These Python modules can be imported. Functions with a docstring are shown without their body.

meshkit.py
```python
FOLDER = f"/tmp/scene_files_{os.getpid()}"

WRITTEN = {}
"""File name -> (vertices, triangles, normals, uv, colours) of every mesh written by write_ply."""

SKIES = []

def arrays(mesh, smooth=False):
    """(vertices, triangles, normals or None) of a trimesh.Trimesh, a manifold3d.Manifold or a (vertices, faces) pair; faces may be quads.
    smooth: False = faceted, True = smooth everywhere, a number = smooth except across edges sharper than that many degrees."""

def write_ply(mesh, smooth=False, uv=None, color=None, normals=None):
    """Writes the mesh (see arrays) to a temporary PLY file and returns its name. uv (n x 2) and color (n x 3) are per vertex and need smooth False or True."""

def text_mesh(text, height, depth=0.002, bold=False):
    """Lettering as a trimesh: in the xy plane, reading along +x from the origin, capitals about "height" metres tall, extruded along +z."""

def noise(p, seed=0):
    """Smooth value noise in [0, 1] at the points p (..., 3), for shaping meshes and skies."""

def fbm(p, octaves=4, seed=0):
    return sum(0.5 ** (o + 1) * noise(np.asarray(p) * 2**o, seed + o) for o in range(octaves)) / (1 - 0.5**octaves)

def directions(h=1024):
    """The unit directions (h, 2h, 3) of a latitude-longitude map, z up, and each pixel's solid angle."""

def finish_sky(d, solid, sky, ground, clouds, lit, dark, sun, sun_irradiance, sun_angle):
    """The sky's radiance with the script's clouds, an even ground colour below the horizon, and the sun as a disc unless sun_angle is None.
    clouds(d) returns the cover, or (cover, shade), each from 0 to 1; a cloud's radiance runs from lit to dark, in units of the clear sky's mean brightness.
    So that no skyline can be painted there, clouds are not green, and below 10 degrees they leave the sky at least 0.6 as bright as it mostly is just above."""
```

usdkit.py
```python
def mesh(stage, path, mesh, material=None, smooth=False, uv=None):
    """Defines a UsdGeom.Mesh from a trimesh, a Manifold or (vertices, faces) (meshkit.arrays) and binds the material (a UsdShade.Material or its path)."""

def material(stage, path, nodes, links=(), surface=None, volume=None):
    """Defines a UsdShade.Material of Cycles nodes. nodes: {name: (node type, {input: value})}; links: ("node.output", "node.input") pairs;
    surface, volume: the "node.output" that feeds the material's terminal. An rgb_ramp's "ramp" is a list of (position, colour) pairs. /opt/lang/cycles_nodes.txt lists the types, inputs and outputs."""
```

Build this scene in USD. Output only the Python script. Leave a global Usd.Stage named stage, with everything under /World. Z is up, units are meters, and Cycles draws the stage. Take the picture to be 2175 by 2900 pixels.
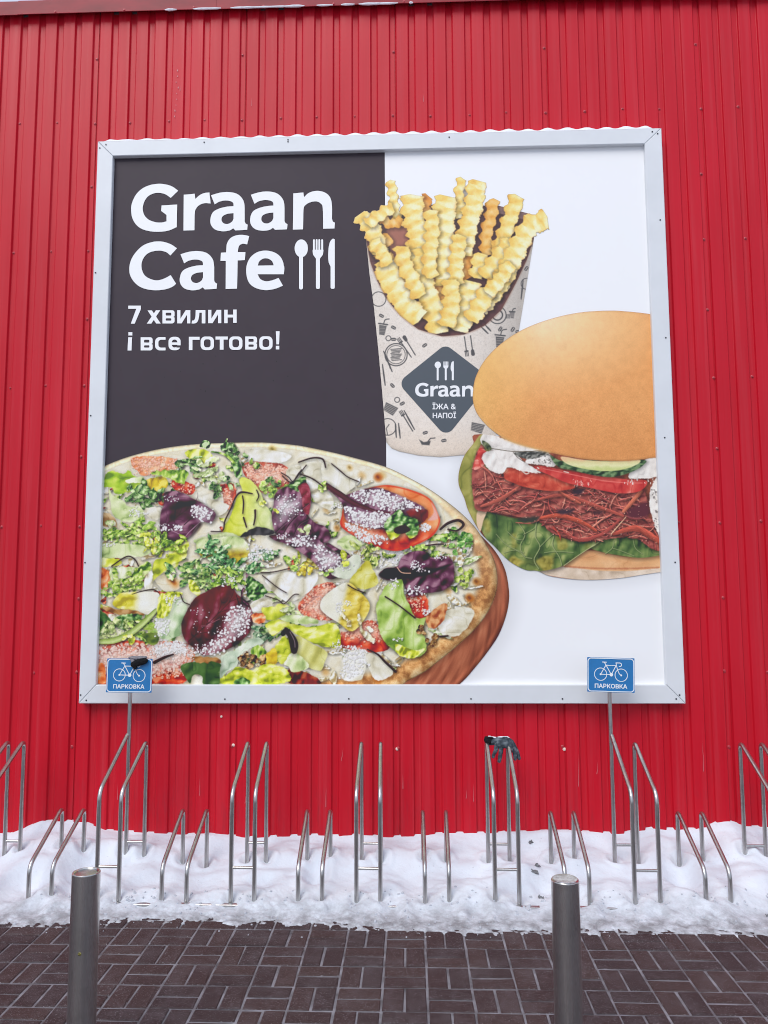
import math, random
import numpy as np
import trimesh
import manifold3d as m3
import shapely
from shapely import affinity
from shapely.geometry import Polygon, LineString, Point, box as sbox
from shapely.ops import unary_union
from scipy.spatial import cKDTree, Delaunay
import usdkit, meshkit
from pxr import Usd, UsdGeom, UsdLux, UsdShade, Sdf, Gf, Vt

stage = Usd.Stage.CreateInMemory()
UsdGeom.SetStageUpAxis(stage, UsdGeom.Tokens.z)
UsdGeom.SetStageMetersPerUnit(stage, 1.0)
world = UsdGeom.Xform.Define(stage, '/World')
stage.SetDefaultPrim(world.GetPrim())
UsdGeom.Scope.Define(stage, '/World/Looks')

# ------------------------------------------------------------------ camera
CAM = np.array([0.0, -5.44, 1.8136])
YAW, PITCH, ROLL, FPX = -0.0334320518, 0.1007033, -0.00434293447, 2226.95423
EXPOSURE = 0.57
def cam_axes():
    cy, sy, cp, sp = math.cos(YAW), math.sin(YAW), math.cos(PITCH), math.sin(PITCH)
    f = np.array([sy * cp, cy * cp, sp]); r = np.array([cy, -sy, 0.0]); u = np.cross(r, f)
    c, s = math.cos(ROLL), math.sin(ROLL)
    return c * r + s * u, -s * r + c * u, f
R_, U_, F_ = cam_axes()
cam = UsdGeom.Camera.Define(stage, '/World/camera')
cam.AddTransformOp().Set(Gf.Matrix4d(*R_, 0, *U_, 0, *(-F_), 0, *CAM, 1))
cam.CreateHorizontalApertureAttr(24.0)
cam.CreateVerticalApertureAttr(32.0)
cam.CreateFocalLengthAttr(24.0 * FPX / 2175.0)
cam.CreateClippingRangeAttr(Gf.Vec2f(0.05, 2000))
cam.CreateExposureAttr(EXPOSURE)

# ------------------------------------------------------------------ overcast winter sky and a weak, very soft sun behind it
SUN_EL, SUN_AZ = math.radians(48), math.radians(205)     # azimuth = atan2(x, y) of the direction towards the sun
SKY_STRENGTH = 0.10
usdkit.material(stage, '/World/Looks/sky', {
    'sky': ('sky_texture', {'sky_type': 'single_scattering', 'sun_disc': False, 'sun_elevation': SUN_EL, 'sun_rotation': SUN_AZ, 'altitude': 150.0, 'aerosol_density': 2.0}),
    'tc': ('texture_coordinate', {}),
    'sep': ('separate_xyz', {}),
    'up': ('map_range', {'from_min': 0.0, 'from_max': 1.0, 'to_min': 0.0, 'to_max': 1.0, 'clamp': True}),
    'grad': ('rgb_ramp', {'ramp': [(0.0, (2.9, 3.3, 4.2)), (0.2, (4.0, 4.45, 5.6)), (0.6, (4.9, 5.4, 6.7)), (1.0, (5.5, 6.05, 7.4))]}),
    'nz': ('noise_texture', {'scale': 2.2, 'detail': 5.0, 'roughness': 0.55}),
    'nr': ('map_range', {'from_min': 0.3, 'from_max': 0.7, 'to_min': 0.72, 'to_max': 0.97, 'clamp': True}),
    'mix': ('mix_color', {}),
    'bg': ('background_shader', {'strength': SKY_STRENGTH}),
}, [('tc.generated', 'sep.vector'), ('sep.z', 'up.value'), ('up.result', 'grad.fac'), ('tc.generated', 'nz.vector'), ('nz.fac', 'nr.value'),
    ('sky.color', 'mix.a'), ('grad.color', 'mix.b'), ('nr.result', 'mix.fac'), ('mix.result', 'bg.color')], surface='bg.background')
dome = UsdLux.DomeLight.Define(stage, '/World/sky')
dome.CreateIntensityAttr(1.0)
UsdShade.MaterialBindingAPI.Apply(dome.GetPrim()).Bind(UsdShade.Material.Get(stage, '/World/Looks/sky'))
dome.GetPrim().SetCustomDataByKey('kind', 'structure')
dome.GetPrim().SetCustomDataByKey('label', 'bright white overcast winter sky above the red shop wall')

sun = UsdLux.DistantLight.Define(stage, '/World/sun')
sun.CreateIntensityAttr(0.38)
sun.CreateAngleAttr(40.0)
sun.CreateNormalizeAttr(True)
sun.CreateColorAttr(Gf.Vec3f(1.0, 0.97, 0.93))
sd_ = np.array([math.sin(SUN_AZ) * math.cos(SUN_EL), math.cos(SUN_AZ) * math.cos(SUN_EL), math.sin(SUN_EL)])
zx = np.cross([0, 0, 1.0], sd_); zx /= np.linalg.norm(zx); zy = np.cross(sd_, zx)
sun.AddTransformOp().Set(Gf.Matrix4d(*zx, 0, *zy, 0, *sd_, 0, 0, 0, 30, 1))

# ------------------------------------------------------------------ helpers
_used = {}
def numbered(path):
    n = _used.get(path, -1) + 1
    _used[path] = n
    return path if n == 0 else f'{path}_{n:03d}'
def tag(prim, label=None, category=None, group=None, kind=None):
    p = prim.GetPrim() if hasattr(prim, 'GetPrim') else prim
    for k, v in (('label', label), ('category', category), ('group', group), ('kind', kind)):
        if v: p.SetCustomDataByKey(k, v)
    return p
def path_of(parent):
    return '/World' if parent is None else str(parent.GetPath())
def xf(name, parent=None, loc=None, rz=0):
    x = UsdGeom.Xform.Define(stage, numbered(path_of(parent) + '/' + name))
    if loc is not None: x.AddTranslateOp().Set(Gf.Vec3d(*map(float, loc)))
    if rz: x.AddRotateZOp().Set(rz)
    return x.GetPrim()
def thing(name, label, category, group=None, loc=None):
    return tag(xf(name, None, loc), label, category, group)
def put(name, mesh, mat, parent=None, smooth=False, colors=None, label=None):
    m = usdkit.mesh(stage, numbered(path_of(parent) + '/' + name), mesh, '/World/Looks/' + mat, smooth=smooth)
    if colors is not None:
        UsdGeom.PrimvarsAPI(m).CreatePrimvar('ink', Sdf.ValueTypeNames.Color3fArray, 'vertex').Set(Vt.Vec3fArray.FromNumpy(np.asarray(colors, np.float32)))
    if label: m.GetPrim().SetCustomDataByKey('label', label)
    return m.GetPrim()
def bx(x0, x1, y0, y1, z0, z1, bevel=0.0):
    if bevel:
        pts = [(x, y, z) for x in (x0 + bevel, x1 - bevel) for y in (y0 + bevel, y1 - bevel) for z in (z0, z1)]
        pts += [(x, y, z) for x in (x0 + bevel, x1 - bevel) for y in (y0, y1) for z in (z0 + bevel, z1 - bevel)]
        pts += [(x, y, z) for x in (x0, x1) for y in (y0 + bevel, y1 - bevel) for z in (z0 + bevel, z1 - bevel)]
        return trimesh.convex.convex_hull(np.array(pts))
    b = trimesh.creation.box((x1 - x0, y1 - y0, z1 - z0)); b.apply_translation(((x0 + x1) / 2, (y0 + y1) / 2, (z0 + z1) / 2)); return b
def cat(ms): return trimesh.util.concatenate(list(ms))
def tube(pts, r, n=14, cap=True, wall=None):
    P = np.asarray(pts, float)
    T = np.gradient(P, axis=0); T /= np.linalg.norm(T, axis=1, keepdims=True)
    ref = np.array([1.0, 0, 0]) if abs(T[:, 0]).max() < 0.9 else np.array([0, 0, 1.0])
    A = np.cross(T, ref); A /= np.linalg.norm(A, axis=1, keepdims=True); B = np.cross(T, A)
    a = np.linspace(0, 2 * np.pi, n, endpoint=False)
    rr = np.broadcast_to(np.asarray(r, float), (len(P),))
    V = P[:, None] + rr[:, None, None] * (np.cos(a)[None, :, None] * A[:, None] + np.sin(a)[None, :, None] * B[:, None])
    i = np.arange(len(P) - 1)[:, None]; j = np.arange(n)[None]
    q = np.stack([i * n + j, i * n + (j + 1) % n, (i + 1) * n + (j + 1) % n, (i + 1) * n + j], -1).reshape(-1, 4)
    f = np.vstack([q[:, [0, 1, 2]], q[:, [0, 2, 3]]])
    V = V.reshape(-1, 3)
    if cap:
        V = np.vstack([V, P[0], P[-1]]); k = len(V)
        j = np.arange(n)
        f = np.vstack([f, np.stack([(j + 1) % n, j, np.full(n, k - 2)], 1), np.stack([(len(P) - 1) * n + j, (len(P) - 1) * n + (j + 1) % n, np.full(n, k - 1)], 1)])
    m = trimesh.Trimesh(V, f, process=False); m.fix_normals(); return m
def fillet(pts, radii, n=7):
    P = [np.asarray(p, float) for p in pts]; out = [P[0]]
    for k in range(1, len(P) - 1):
        a, b = P[k - 1] - P[k], P[k + 1] - P[k]; la, lb = np.linalg.norm(a), np.linalg.norm(b); a /= la; b /= lb
        ang = math.acos(np.clip(a @ b, -1, 1)); d = min(radii[k - 1] / math.tan(ang / 2), la * .48, lb * .48)
        s, e = P[k] + a * d, P[k] + b * d
        for t in np.linspace(0, 1, n): out.append((1 - t) ** 2 * s + 2 * t * (1 - t) * P[k] + t * t * e)
    out.append(P[-1])
    res = [out[0]]
    for p, q in zip(out[:-1], out[1:]):                # long straight runs get a few rings
        L = np.linalg.norm(q - p)
        if L < 1e-6: continue
        for t in np.linspace(0, 1, max(2, int(L / .12) + 1))[1:]: res.append(p + (q - p) * t)
    return np.array(res)
def smooth_poly(pts, n=8, closed=True):
    """Catmull-Rom through pts."""
    P = np.asarray(pts, float); N = len(P); out = []
    for i in range(N if closed else N - 1):
        p0, p1, p2, p3 = (P[(i + k) % N] if closed else P[np.clip(i + k, 0, N - 1)] for k in (-1, 0, 1, 2))
        for t in np.linspace(0, 1, n, endpoint=False):
            out.append(.5 * ((2 * p1) + (-p0 + p2) * t + (2 * p0 - 5 * p1 + 4 * p2 - p3) * t * t + (-p0 + 3 * p1 - 3 * p2 + p3) * t ** 3))
    if not closed: out.append(P[-1])
    return np.array(out)
def lin(c):
    c = np.asarray(c, float) / 255.0
    return np.where(c <= .04045, c / 12.92, ((c + .055) / 1.055) ** 2.4)

# ------------------------------------------------------------------ materials
def plain(name, color, rough=.5, metal=0.0, spec=.5, noise=None, bump=None, **kw):
    """principled with colour variation: noise = (scale, amount, detail[, stretch]); bump = (scale, distance[, stretch])"""
    nd = {'p': ('principled_bsdf', {'base_color': color, 'roughness': rough, 'metallic': metal, 'specular_ior_level': spec, **kw}), 'g': ('geometry', {})}
    ln = []
    if noise:
        s, amt, det = noise[:3]; st = noise[3] if len(noise) > 3 else (1, 1, 1)
        nd['mp'] = ('mapping', {'scale': tuple(st)}); nd['n'] = ('noise_texture', {'scale': s, 'detail': det, 'roughness': .6})
        c = np.array(color, float)
        nd['r'] = ('rgb_ramp', {'ramp': [(.25, tuple(np.clip(c * (1 - amt), 0, 1))), (.75, tuple(np.clip(c * (1 + amt), 0, 1)))]})
        ln += [('g.position', 'mp.vector'), ('mp.vector', 'n.vector'), ('n.fac', 'r.fac'), ('r.color', 'p.base_color')]
    if bump:
        s, dist = bump[:2]; st = bump[2] if len(bump) > 2 else (1, 1, 1)
        nd['mb'] = ('mapping', {'scale': tuple(st)}); nd['nb'] = ('noise_texture', {'scale': s, 'detail': 3.0}); nd['b'] = ('bump', {'distance': dist, 'strength': 1.0})
        ln += [('g.position', 'mb.vector'), ('mb.vector', 'nb.vector'), ('nb.fac', 'b.height'), ('b.normal', 'p.normal')]
    usdkit.material(stage, '/World/Looks/' + name, nd, ln, surface='p.BSDF')

# red coated sheet: faded uneven red, soft gloss, slight buckling of the sheet, scuffs and grime low down
usdkit.material(stage, '/World/Looks/red_coating', {
    'g': ('geometry', {}), 'oi': ('object_info', {}), 'm1': ('mapping', {'scale': (1.4, 1.4, .35)}), 'n1': ('noise_texture', {'scale': 1.6, 'detail': 5.0, 'roughness': .6}),
    'r1': ('rgb_ramp', {'ramp': [(.28, (.47, .0050, .016)), (.72, (.57, .0080, .024))]}),
    'ov': ('map_range', {'from_min': 0.0, 'from_max': 1.0, 'to_min': .93, 'to_max': 1.06}), 'hv': ('hsv', {}),
    'm2': ('mapping', {'scale': (9.0, 9.0, 1.2)}), 'n2': ('noise_texture', {'scale': 3.0, 'detail': 6.0, 'roughness': .7}), 'r2': ('rgb_ramp', {'ramp': [(.50, (0, 0, 0)), (.78, (1, 1, 1))]}),
    'sx': ('separate_xyz', {}), 'lo': ('map_range', {'from_min': .25, 'from_max': .80, 'to_min': .50, 'to_max': .035, 'clamp': True}), 'k': ('math', {'math_type': 'multiply'}), 'mx': ('mix_color', {'b': (.17, .030, .040)}),
    # pale dust run down in streaks
    'm5': ('mapping', {'scale': (30.0, 30.0, .55)}), 'n5': ('noise_texture', {'scale': 1.0, 'detail': 5.0, 'roughness': .65}), 'r5': ('rgb_ramp', {'ramp': [(.50, (0, 0, 0)), (.80, (.12, .12, .12))]}), 'mx5': ('mix_color', {'b': (.58, .20, .23)}),
    'm3': ('mapping', {'scale': (1.6, 1.6, .5)}), 'n3': ('noise_texture', {'scale': 1.5, 'detail': 2.0}), 'b': ('bump', {'distance': .014, 'strength': .55}),
    'n4': ('noise_texture', {'scale': 260.0, 'detail': 2.0}), 'b2': ('bump', {'distance': .0004, 'strength': .35}),
    'rr': ('map_range', {'from_min': .3, 'from_max': .7, 'to_min': .30, 'to_max': .50, 'clamp': True}),
    'p': ('principled_bsdf', {'specular_ior_level': .27}),
}, [('g.position', 'm1.vector'), ('m1.vector', 'n1.vector'), ('n1.fac', 'r1.fac'), ('g.position', 'm2.vector'), ('m2.vector', 'n2.vector'), ('n2.fac', 'r2.fac'),
    ('oi.random', 'ov.value'), ('ov.result', 'hv.value'), ('r1.color', 'hv.color'),
    ('g.position', 'sx.vector'), ('sx.z', 'lo.value'), ('lo.result', 'k.value1'), ('r2.color', 'k.value2'), ('hv.color', 'mx.a'), ('k.value', 'mx.fac'),
    ('g.position', 'm5.vector'), ('m5.vector', 'n5.vector'), ('n5.fac', 'r5.fac'), ('r5.color', 'mx5.fac'), ('mx.result', 'mx5.a'), ('mx5.result', 'p.base_color'), ('n5.fac', 'rr.value'), ('rr.result', 'p.roughness'),
    ('g.position', 'm3.vector'), ('m3.vector', 'n3.vector'), ('n3.fac', 'b.height'), ('g.position', 'n4.vector'), ('n4.fac', 'b2.height'), ('b.normal', 'b2.normal'), ('b2.normal', 'p.normal')], surface='p.BSDF')
plain('flashing_red', (.26, .012, .022), .42, spec=.35, noise=(2.5, .35, 4, (1, 1, 3)), bump=(1.2, .01))
plain('screw_red', (.42, .03, .045), .35)
plain('screw_bare', (.75, .62, .55), .3)
plain('frame_metal', (.66, .685, .71), .42, spec=.5, noise=(3.0, .05, 4), bump=(1.5, .004))
plain('frame_gap', (.02, .02, .022), .8)
plain('dark_screw', (.06, .06, .07), .5, metal=.5)
plain('backing', (.16, .16, .17), .7)
plain('roof_felt', (.12, .12, .125), .9)
# printed film
usdkit.material(stage, '/World/Looks/printed_film', {
    'a': ('attribute', {'attribute': 'ink'}), 'g': ('geometry', {}), 'n': ('noise_texture', {'scale': .9, 'detail': 1.0}), 'b': ('bump', {'distance': .006, 'strength': .5}),
    'p': ('principled_bsdf', {'roughness': .42, 'specular_ior_level': .5})},
    [('a.color', 'p.base_color'), ('g.position', 'n.vector'), ('n.fac', 'b.height'), ('b.normal', 'p.normal')], surface='p.BSDF')
plain('print_dark', (.058, .046, .056), .40, spec=.14, noise=(6, .04, 3), bump=(.9, .006))
plain('print_white', (.84, .85, .86), .42, bump=(.9, .006))
plain('print_slate', (.072, .088, .105), .42)
# stainless tube, brushed and a little grimy
def steel(name, base, rough, scale):
    usdkit.material(stage, '/World/Looks/' + name, {
        'g': ('geometry', {}), 'm': ('mapping', {'scale': scale}), 'n': ('noise_texture', {'scale': 1.0, 'detail': 6.0, 'roughness': .7}),
        'r': ('rgb_ramp', {'ramp': [(.28, tuple(np.array(base) * .62)), (.55, base), (.75, tuple(np.minimum(np.array(base) * 1.2, 1)))]}),
        'rr': ('map_range', {'from_min': .3, 'from_max': .7, 'to_min': rough + .12, 'to_max': rough - .06, 'clamp': True}),
        'n2': ('noise_texture', {'scale': 9.0, 'detail': 5.0, 'roughness': .65}), 'r2': ('rgb_ramp', {'ramp': [(.48, (0, 0, 0)), (.78, (.4, .4, .4))]}),
        'mx': ('mix_color', {'b': (.22, .215, .21)}),
        'b': ('bump', {'distance': .0006, 'strength': .3}),
        'p': ('principled_bsdf', {'metallic': 1.0})},
        [('g.position', 'm.vector'), ('m.vector', 'n.vector'), ('n.fac', 'r.fac'), ('n.fac', 'rr.value'), ('rr.result', 'p.roughness'),
         ('g.position', 'n2.vector'), ('n2.fac', 'r2.fac'), ('r.color', 'mx.a'), ('r2.color', 'mx.fac'), ('mx.result', 'p.base_color'), ('n.fac', 'b.height'), ('b.normal', 'p.normal')], surface='p.BSDF')
steel('steel', (.56, .55, .535), .27, (60.0, 60.0, 6.0))
steel('bollard_steel', (.68, .665, .64), .22, (45.0, 45.0, 3.0))
plain('sign_blue', (.018, .17, .43), .35, noise=(25, .06, 3))
plain('sign_white', (.80, .84, .86), .4)
plain('sign_back', (.35, .36, .37), .4, metal=.8)
plain('black_knit', (.012, .012, .014), .95, spec=.15, noise=(90, .4, 3), bump=(260, .002))
plain('grey_cloth', (.20, .19, .21), .9, spec=.2, noise=(60, .3, 3), bump=(200, .002))
usdkit.material(stage, '/World/Looks/glove_fabric', {
    'g': ('geometry', {}), 'n': ('noise_texture', {'scale': 30.0, 'detail': 4.0}), 'r': ('rgb_ramp', {'ramp': [(.34, (.022, .028, .036)), (.52, (.062, .078, .094)), (.72, (.19, .22, .245))]}),
    'n2': ('noise_texture', {'scale': 350.0}), 'b': ('bump', {'distance': .002}), 'p': ('principled_bsdf', {'roughness': .9, 'specular_ior_level': .2})},
    [('g.position', 'n.vector'), ('n.fac', 'r.fac'), ('r.color', 'p.base_color'), ('g.position', 'n2.vector'), ('n2.fac', 'b.height'), ('b.normal', 'p.normal')], surface='p.BSDF')
# snow: clean near the wall, trodden and dirty towards the paving (old dirt in the snow itself)
usdkit.material(stage, '/World/Looks/snow', {
    'g': ('geometry', {}), 's': ('separate_xyz', {}),
    'edge': ('map_range', {'from_min': -.60, 'from_max': -.92, 'to_min': .02, 'to_max': .90, 'clamp': True}),
    'n1': ('noise_texture', {'scale': 11.0, 'detail': 7.0, 'roughness': .72}), 'r1': ('rgb_ramp', {'ramp': [(.30, (.12, .12, .12)), (.60, (1, 1, 1))]}),
    'k': ('math', {'math_type': 'multiply'}),
    'm2': ('mapping', {'scale': (1.0, 1.6, 1.0)}), 'n2': ('noise_texture', {'scale': 42.0, 'detail': 5.0, 'roughness': .75}), 'r2': ('rgb_ramp', {'ramp': [(.62, (0, 0, 0)), (.72, (.55, .55, .55))]}),
    'n5': ('noise_texture', {'scale': 1.5, 'detail': 2.0}), 'r5': ('rgb_ramp', {'ramp': [(.44, (0, 0, 0)), (.62, (1, 1, 1))]}), 'k2': ('math', {'math_type': 'multiply'}),
    'a': ('mix_color', {'a': (.68, .73, .80), 'b': (.20, .198, .21)}), 'c': ('mix_color', {'b': (.16, .145, .14)}),
    'n3': ('noise_texture', {'scale': 70.0, 'detail': 6.0, 'roughness': .7}), 'b': ('bump', {'distance': .005, 'strength': .5}),
    'n4': ('noise_texture', {'scale': 9.0, 'detail': 4.0}), 'b4': ('bump', {'distance': .012, 'strength': .3}),
    'p': ('principled_bsdf', {'roughness': .75, 'specular_ior_level': .25})},
    [('g.position', 's.vector'), ('s.y', 'edge.value'), ('g.position', 'n1.vector'), ('n1.fac', 'r1.fac'), ('edge.result', 'k.value1'), ('r1.color', 'k.value2'), ('k.value', 'a.fac'),
     ('g.position', 'm2.vector'), ('m2.vector', 'n2.vector'), ('n2.fac', 'r2.fac'), ('g.position', 'n5.vector'), ('n5.fac', 'r5.fac'), ('r2.color', 'k2.value1'), ('r5.color', 'k2.value2'),
     ('a.result', 'c.a'), ('k2.value', 'c.fac'), ('c.result', 'p.base_color'),
     ('g.position', 'n4.vector'), ('n4.fac', 'b4.height'), ('g.position', 'n3.vector'), ('n3.fac', 'b.height'), ('b4.normal', 'b.normal'), ('b.normal', 'p.normal')], surface='p.BSDF')
plain('clean_snow', (.72, .75, .80), .8, spec=.2, bump=(60, .004))
plain('crumb_snow', (.46, .48, .53), .85, spec=.1)
plain('joint_ice', (.165, .168, .188), .6, noise=(9, .80, 9), bump=(60, .004))
plain('far_snow', (.47, .485, .515), .8, noise=(.5, .4, 6), bump=(3, .05))
plain('litter_grey', (.19, .195, .21), .8, noise=(30, .5, 3))
for k, c in enumerate([(.054, .034, .035), (.048, .032, .034), (.059, .037, .037), (.051, .035, .037), (.063, .040, .039)]):
    usdkit.material(stage, f'/World/Looks/paver_{"abcde"[k]}', {
        'g': ('geometry', {}), 'n': ('noise_texture', {'scale': 55.0, 'detail': 6.0, 'roughness': .75}), 'r': ('rgb_ramp', {'ramp': [(.3, tuple(np.array(c) * .62)), (.6, c), (.74, tuple(np.array(c) * 1.7))]}),
        'n2': ('noise_texture', {'scale': 6.0, 'detail': 9.0, 'roughness': .82}), 'r2': ('rgb_ramp', {'ramp': [(.46, (0, 0, 0)), (.74, (.34, .34, .34))]}), 'mx': ('mix_color', {'b': (.19, .175, .19)}), 'n6': ('noise_texture', {'scale': 190.0, 'detail': 2.0}), 'r6': ('rgb_ramp', {'ramp': [(.62, (0, 0, 0)), (.72, (.6, .6, .6))]}), 'm6': ('mix_color', {'b': (.38, .38, .41)}),
        'n3': ('noise_texture', {'scale': 130.0, 'detail': 3.0}), 'b': ('bump', {'distance': .0025, 'strength': .7}), 'p': ('principled_bsdf', {'roughness': .62, 'specular_ior_level': .16})},
        [('g.position', 'n.vector'), ('n.fac', 'r.fac'), ('g.position', 'n2.vector'), ('n2.fac', 'r2.fac'), ('r.color', 'mx.a'), ('r2.color', 'mx.fac'), ('g.position', 'n6.vector'), ('n6.fac', 'r6.fac'), ('r6.color', 'm6.fac'), ('mx.result', 'm6.a'), ('m6.result', 'p.base_color'),
         ('g.position', 'n3.vector'), ('n3.fac', 'b.height'), ('b.normal', 'p.normal')], surface='p.BSDF')

# ================================================================== ground, pavement
MOD, PX0, PY0 = 0.205, -0.1434, -1.0088      # basket-weave module and one corner of the grid
g = put('ground', ((np.array([[-400, -400, -.06], [400, -400, -.06], [400, 400, -.06], [-400, 400, -.06]], float)), np.array([[0, 1, 2, 3]])), 'far_snow')
tag(g, 'snow covered ground beyond the paving', None, None, 'structure')
pave = tag(xf('pavement'), 'dark brown block paving in basket weave pattern with frosted joints', None, None, 'structure')
put('joint_bed', bx(-8.9, 8.9, -7.6, 0.0, -.05, -.0035), 'joint_ice', pave)
rng = np.random.default_rng(5)
def paver_mesh(cx, cy, lx, ly):
    """one block: top with a worn chamfer, slightly out of level"""
    h = 0.06; ch = .005; hx, hy = lx / 2 - .0045, ly / 2 - .0045
    jx, jy = rng.uniform(-.0012, .0012, 2); tilt = rng.normal(0, .0022, 2); dz = rng.normal(0, .0009) + .001
    def zz(x, y): return dz + tilt[0] * x + tilt[1] * y
    c4 = ((-1, -1), (1, -1), (1, 1), (-1, 1)); jit = rng.uniform(-.0022, .0012, (4, 2)); rot = rng.normal(0, .007)
    mid = [(sx * (hx + jit[q, 0]) - rot * sy * hy, sy * (hy + jit[q, 1]) + rot * sx * hx) for q, (sx, sy) in enumerate(c4)]
    chp = [ch * rng.uniform(.7, 1.3) + (.012 if rng.random() < .045 else 0) for _ in c4]
    top = [(x - sx * chp[q], y - sy * chp[q]) for q, ((x, y), (sx, sy)) in enumerate(zip(mid, c4))]
    V = [(cx + jx + x, cy + jy + y, zz(x, y)) for x, y in top] + [(cx + jx + x, cy + jy + y, zz(x, y) - ch * .8) for x, y in mid] + [(cx + jx + x, cy + jy + y, -.05) for x, y in mid]
    F = [(0, 1, 2, 3)]
    for k in range(4):
        n = (k + 1) % 4; F += [(4 + k, 4 + n, n, k), (8 + k, 8 + n, 4 + n, 4 + k)]
    F = np.array(F)
    return trimesh.Trimesh(np.array(V), np.vstack([F[:, [0, 1, 2]], F[:, [0, 2, 3]]]), process=False)
rest = []
for j in range(-3, 32):
    for i in range(-42, 43):
        x0, y0 = PX0 + i * MOD, PY0 - j * MOD
        flat = (i + j) % 2 == 0
        near = -1 <= j <= 4 and abs(x0 + MOD / 2 + .1) < (2.05 if j < 1 else 1.95 - .0 * j)
        for k in range(2):
            if flat: m = paver_mesh(x0 + MOD / 2, y0 - MOD * (.25 + .5 * k), MOD, MOD / 2)
            else: m = paver_mesh(x0 + MOD * (.25 + .5 * k), y0 - MOD / 2, MOD / 2, MOD)
            if near: put('paving_block', m, 'paver_' + 'abcde'[rng.integers(5)], pave)
            else: rest.append(m)
tag(put('paving_blocks_beyond', cat(rest), 'paver_b', pave), None, None, None, 'stuff')

# ================================================================== the shop building behind
shop = thing('shop_building', 'red shop building clad in ribbed steel sheet, roof edge flashing on top', 'building')
PITCH_R, XV0, WALL_TOP, DEPTH = 0.1385, -2.318, 6.16, 0.016
def sheet_profile(n=8):
    out = []
    v, s = 0.0175, 0.0115                                      # half valley, slope
    for k in range(n):
        x = k * PITCH_R
        out += [(x - v, 0.0), (x + v, 0.0), (x + v + s * .25, -DEPTH * .12), (x + v + s * .8, -DEPTH * .9), (x + v + s, -DEPTH),
                (x + PITCH_R - v - s, -DEPTH), (x + PITCH_R - v - s * .8, -DEPTH * .9), (x + PITCH_R - v - s * .25, -DEPTH * .12)]
    x = n * PITCH_R
    out += [(x - v, 0.0), (x + .013, 0.0), (x + .0135, -.0025)]
    out[0] = (-v + .002, 0.0)
    return np.array(out)
prof = sheet_profile()
NS = 8 * PITCH_R
for i in range(-6, 7):
    P = prof.copy(); P[:, 1] -= .0035 * np.clip((P[:, 0] - .3) / (NS - .3), 0, 1)      # each sheet laps over the next
    x = P[:, 0] + XV0 + 2 * NS + (i - 2) * NS
    zs = np.linspace(.02, WALL_TOP, 13)
    wob = np.random.default_rng(40 + i).normal(0, .0011, (len(zs), 1)) * np.sin(np.linspace(0, 9, len(x)))[None]
    V = np.stack([np.broadcast_to(x, (len(zs), len(x))), P[:, 1][None] + wob, np.broadcast_to(zs[:, None], (len(zs), len(x)))], -1).reshape(-1, 3)
    n = len(x); a = (np.arange(len(zs) - 1)[:, None] * n + np.arange(n - 1)[None]).ravel()
    put('wall_sheet', (V, np.stack([a, a + 1, a + n + 1, a + n], 1)), 'red_coating', shop)
X_L, X_R = XV0 - 6.0 * NS, XV0 + 7 * NS + .01
put('wall_core', bx(X_L, X_R, .012, 9.0, -.05, WALL_TOP - .02), 'backing', shop)
put('roof', bx(X_L - .05, X_R + .05, .0, 9.05, WALL_TOP - .02, WALL_TOP + .03), 'roof_felt', shop)
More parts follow.
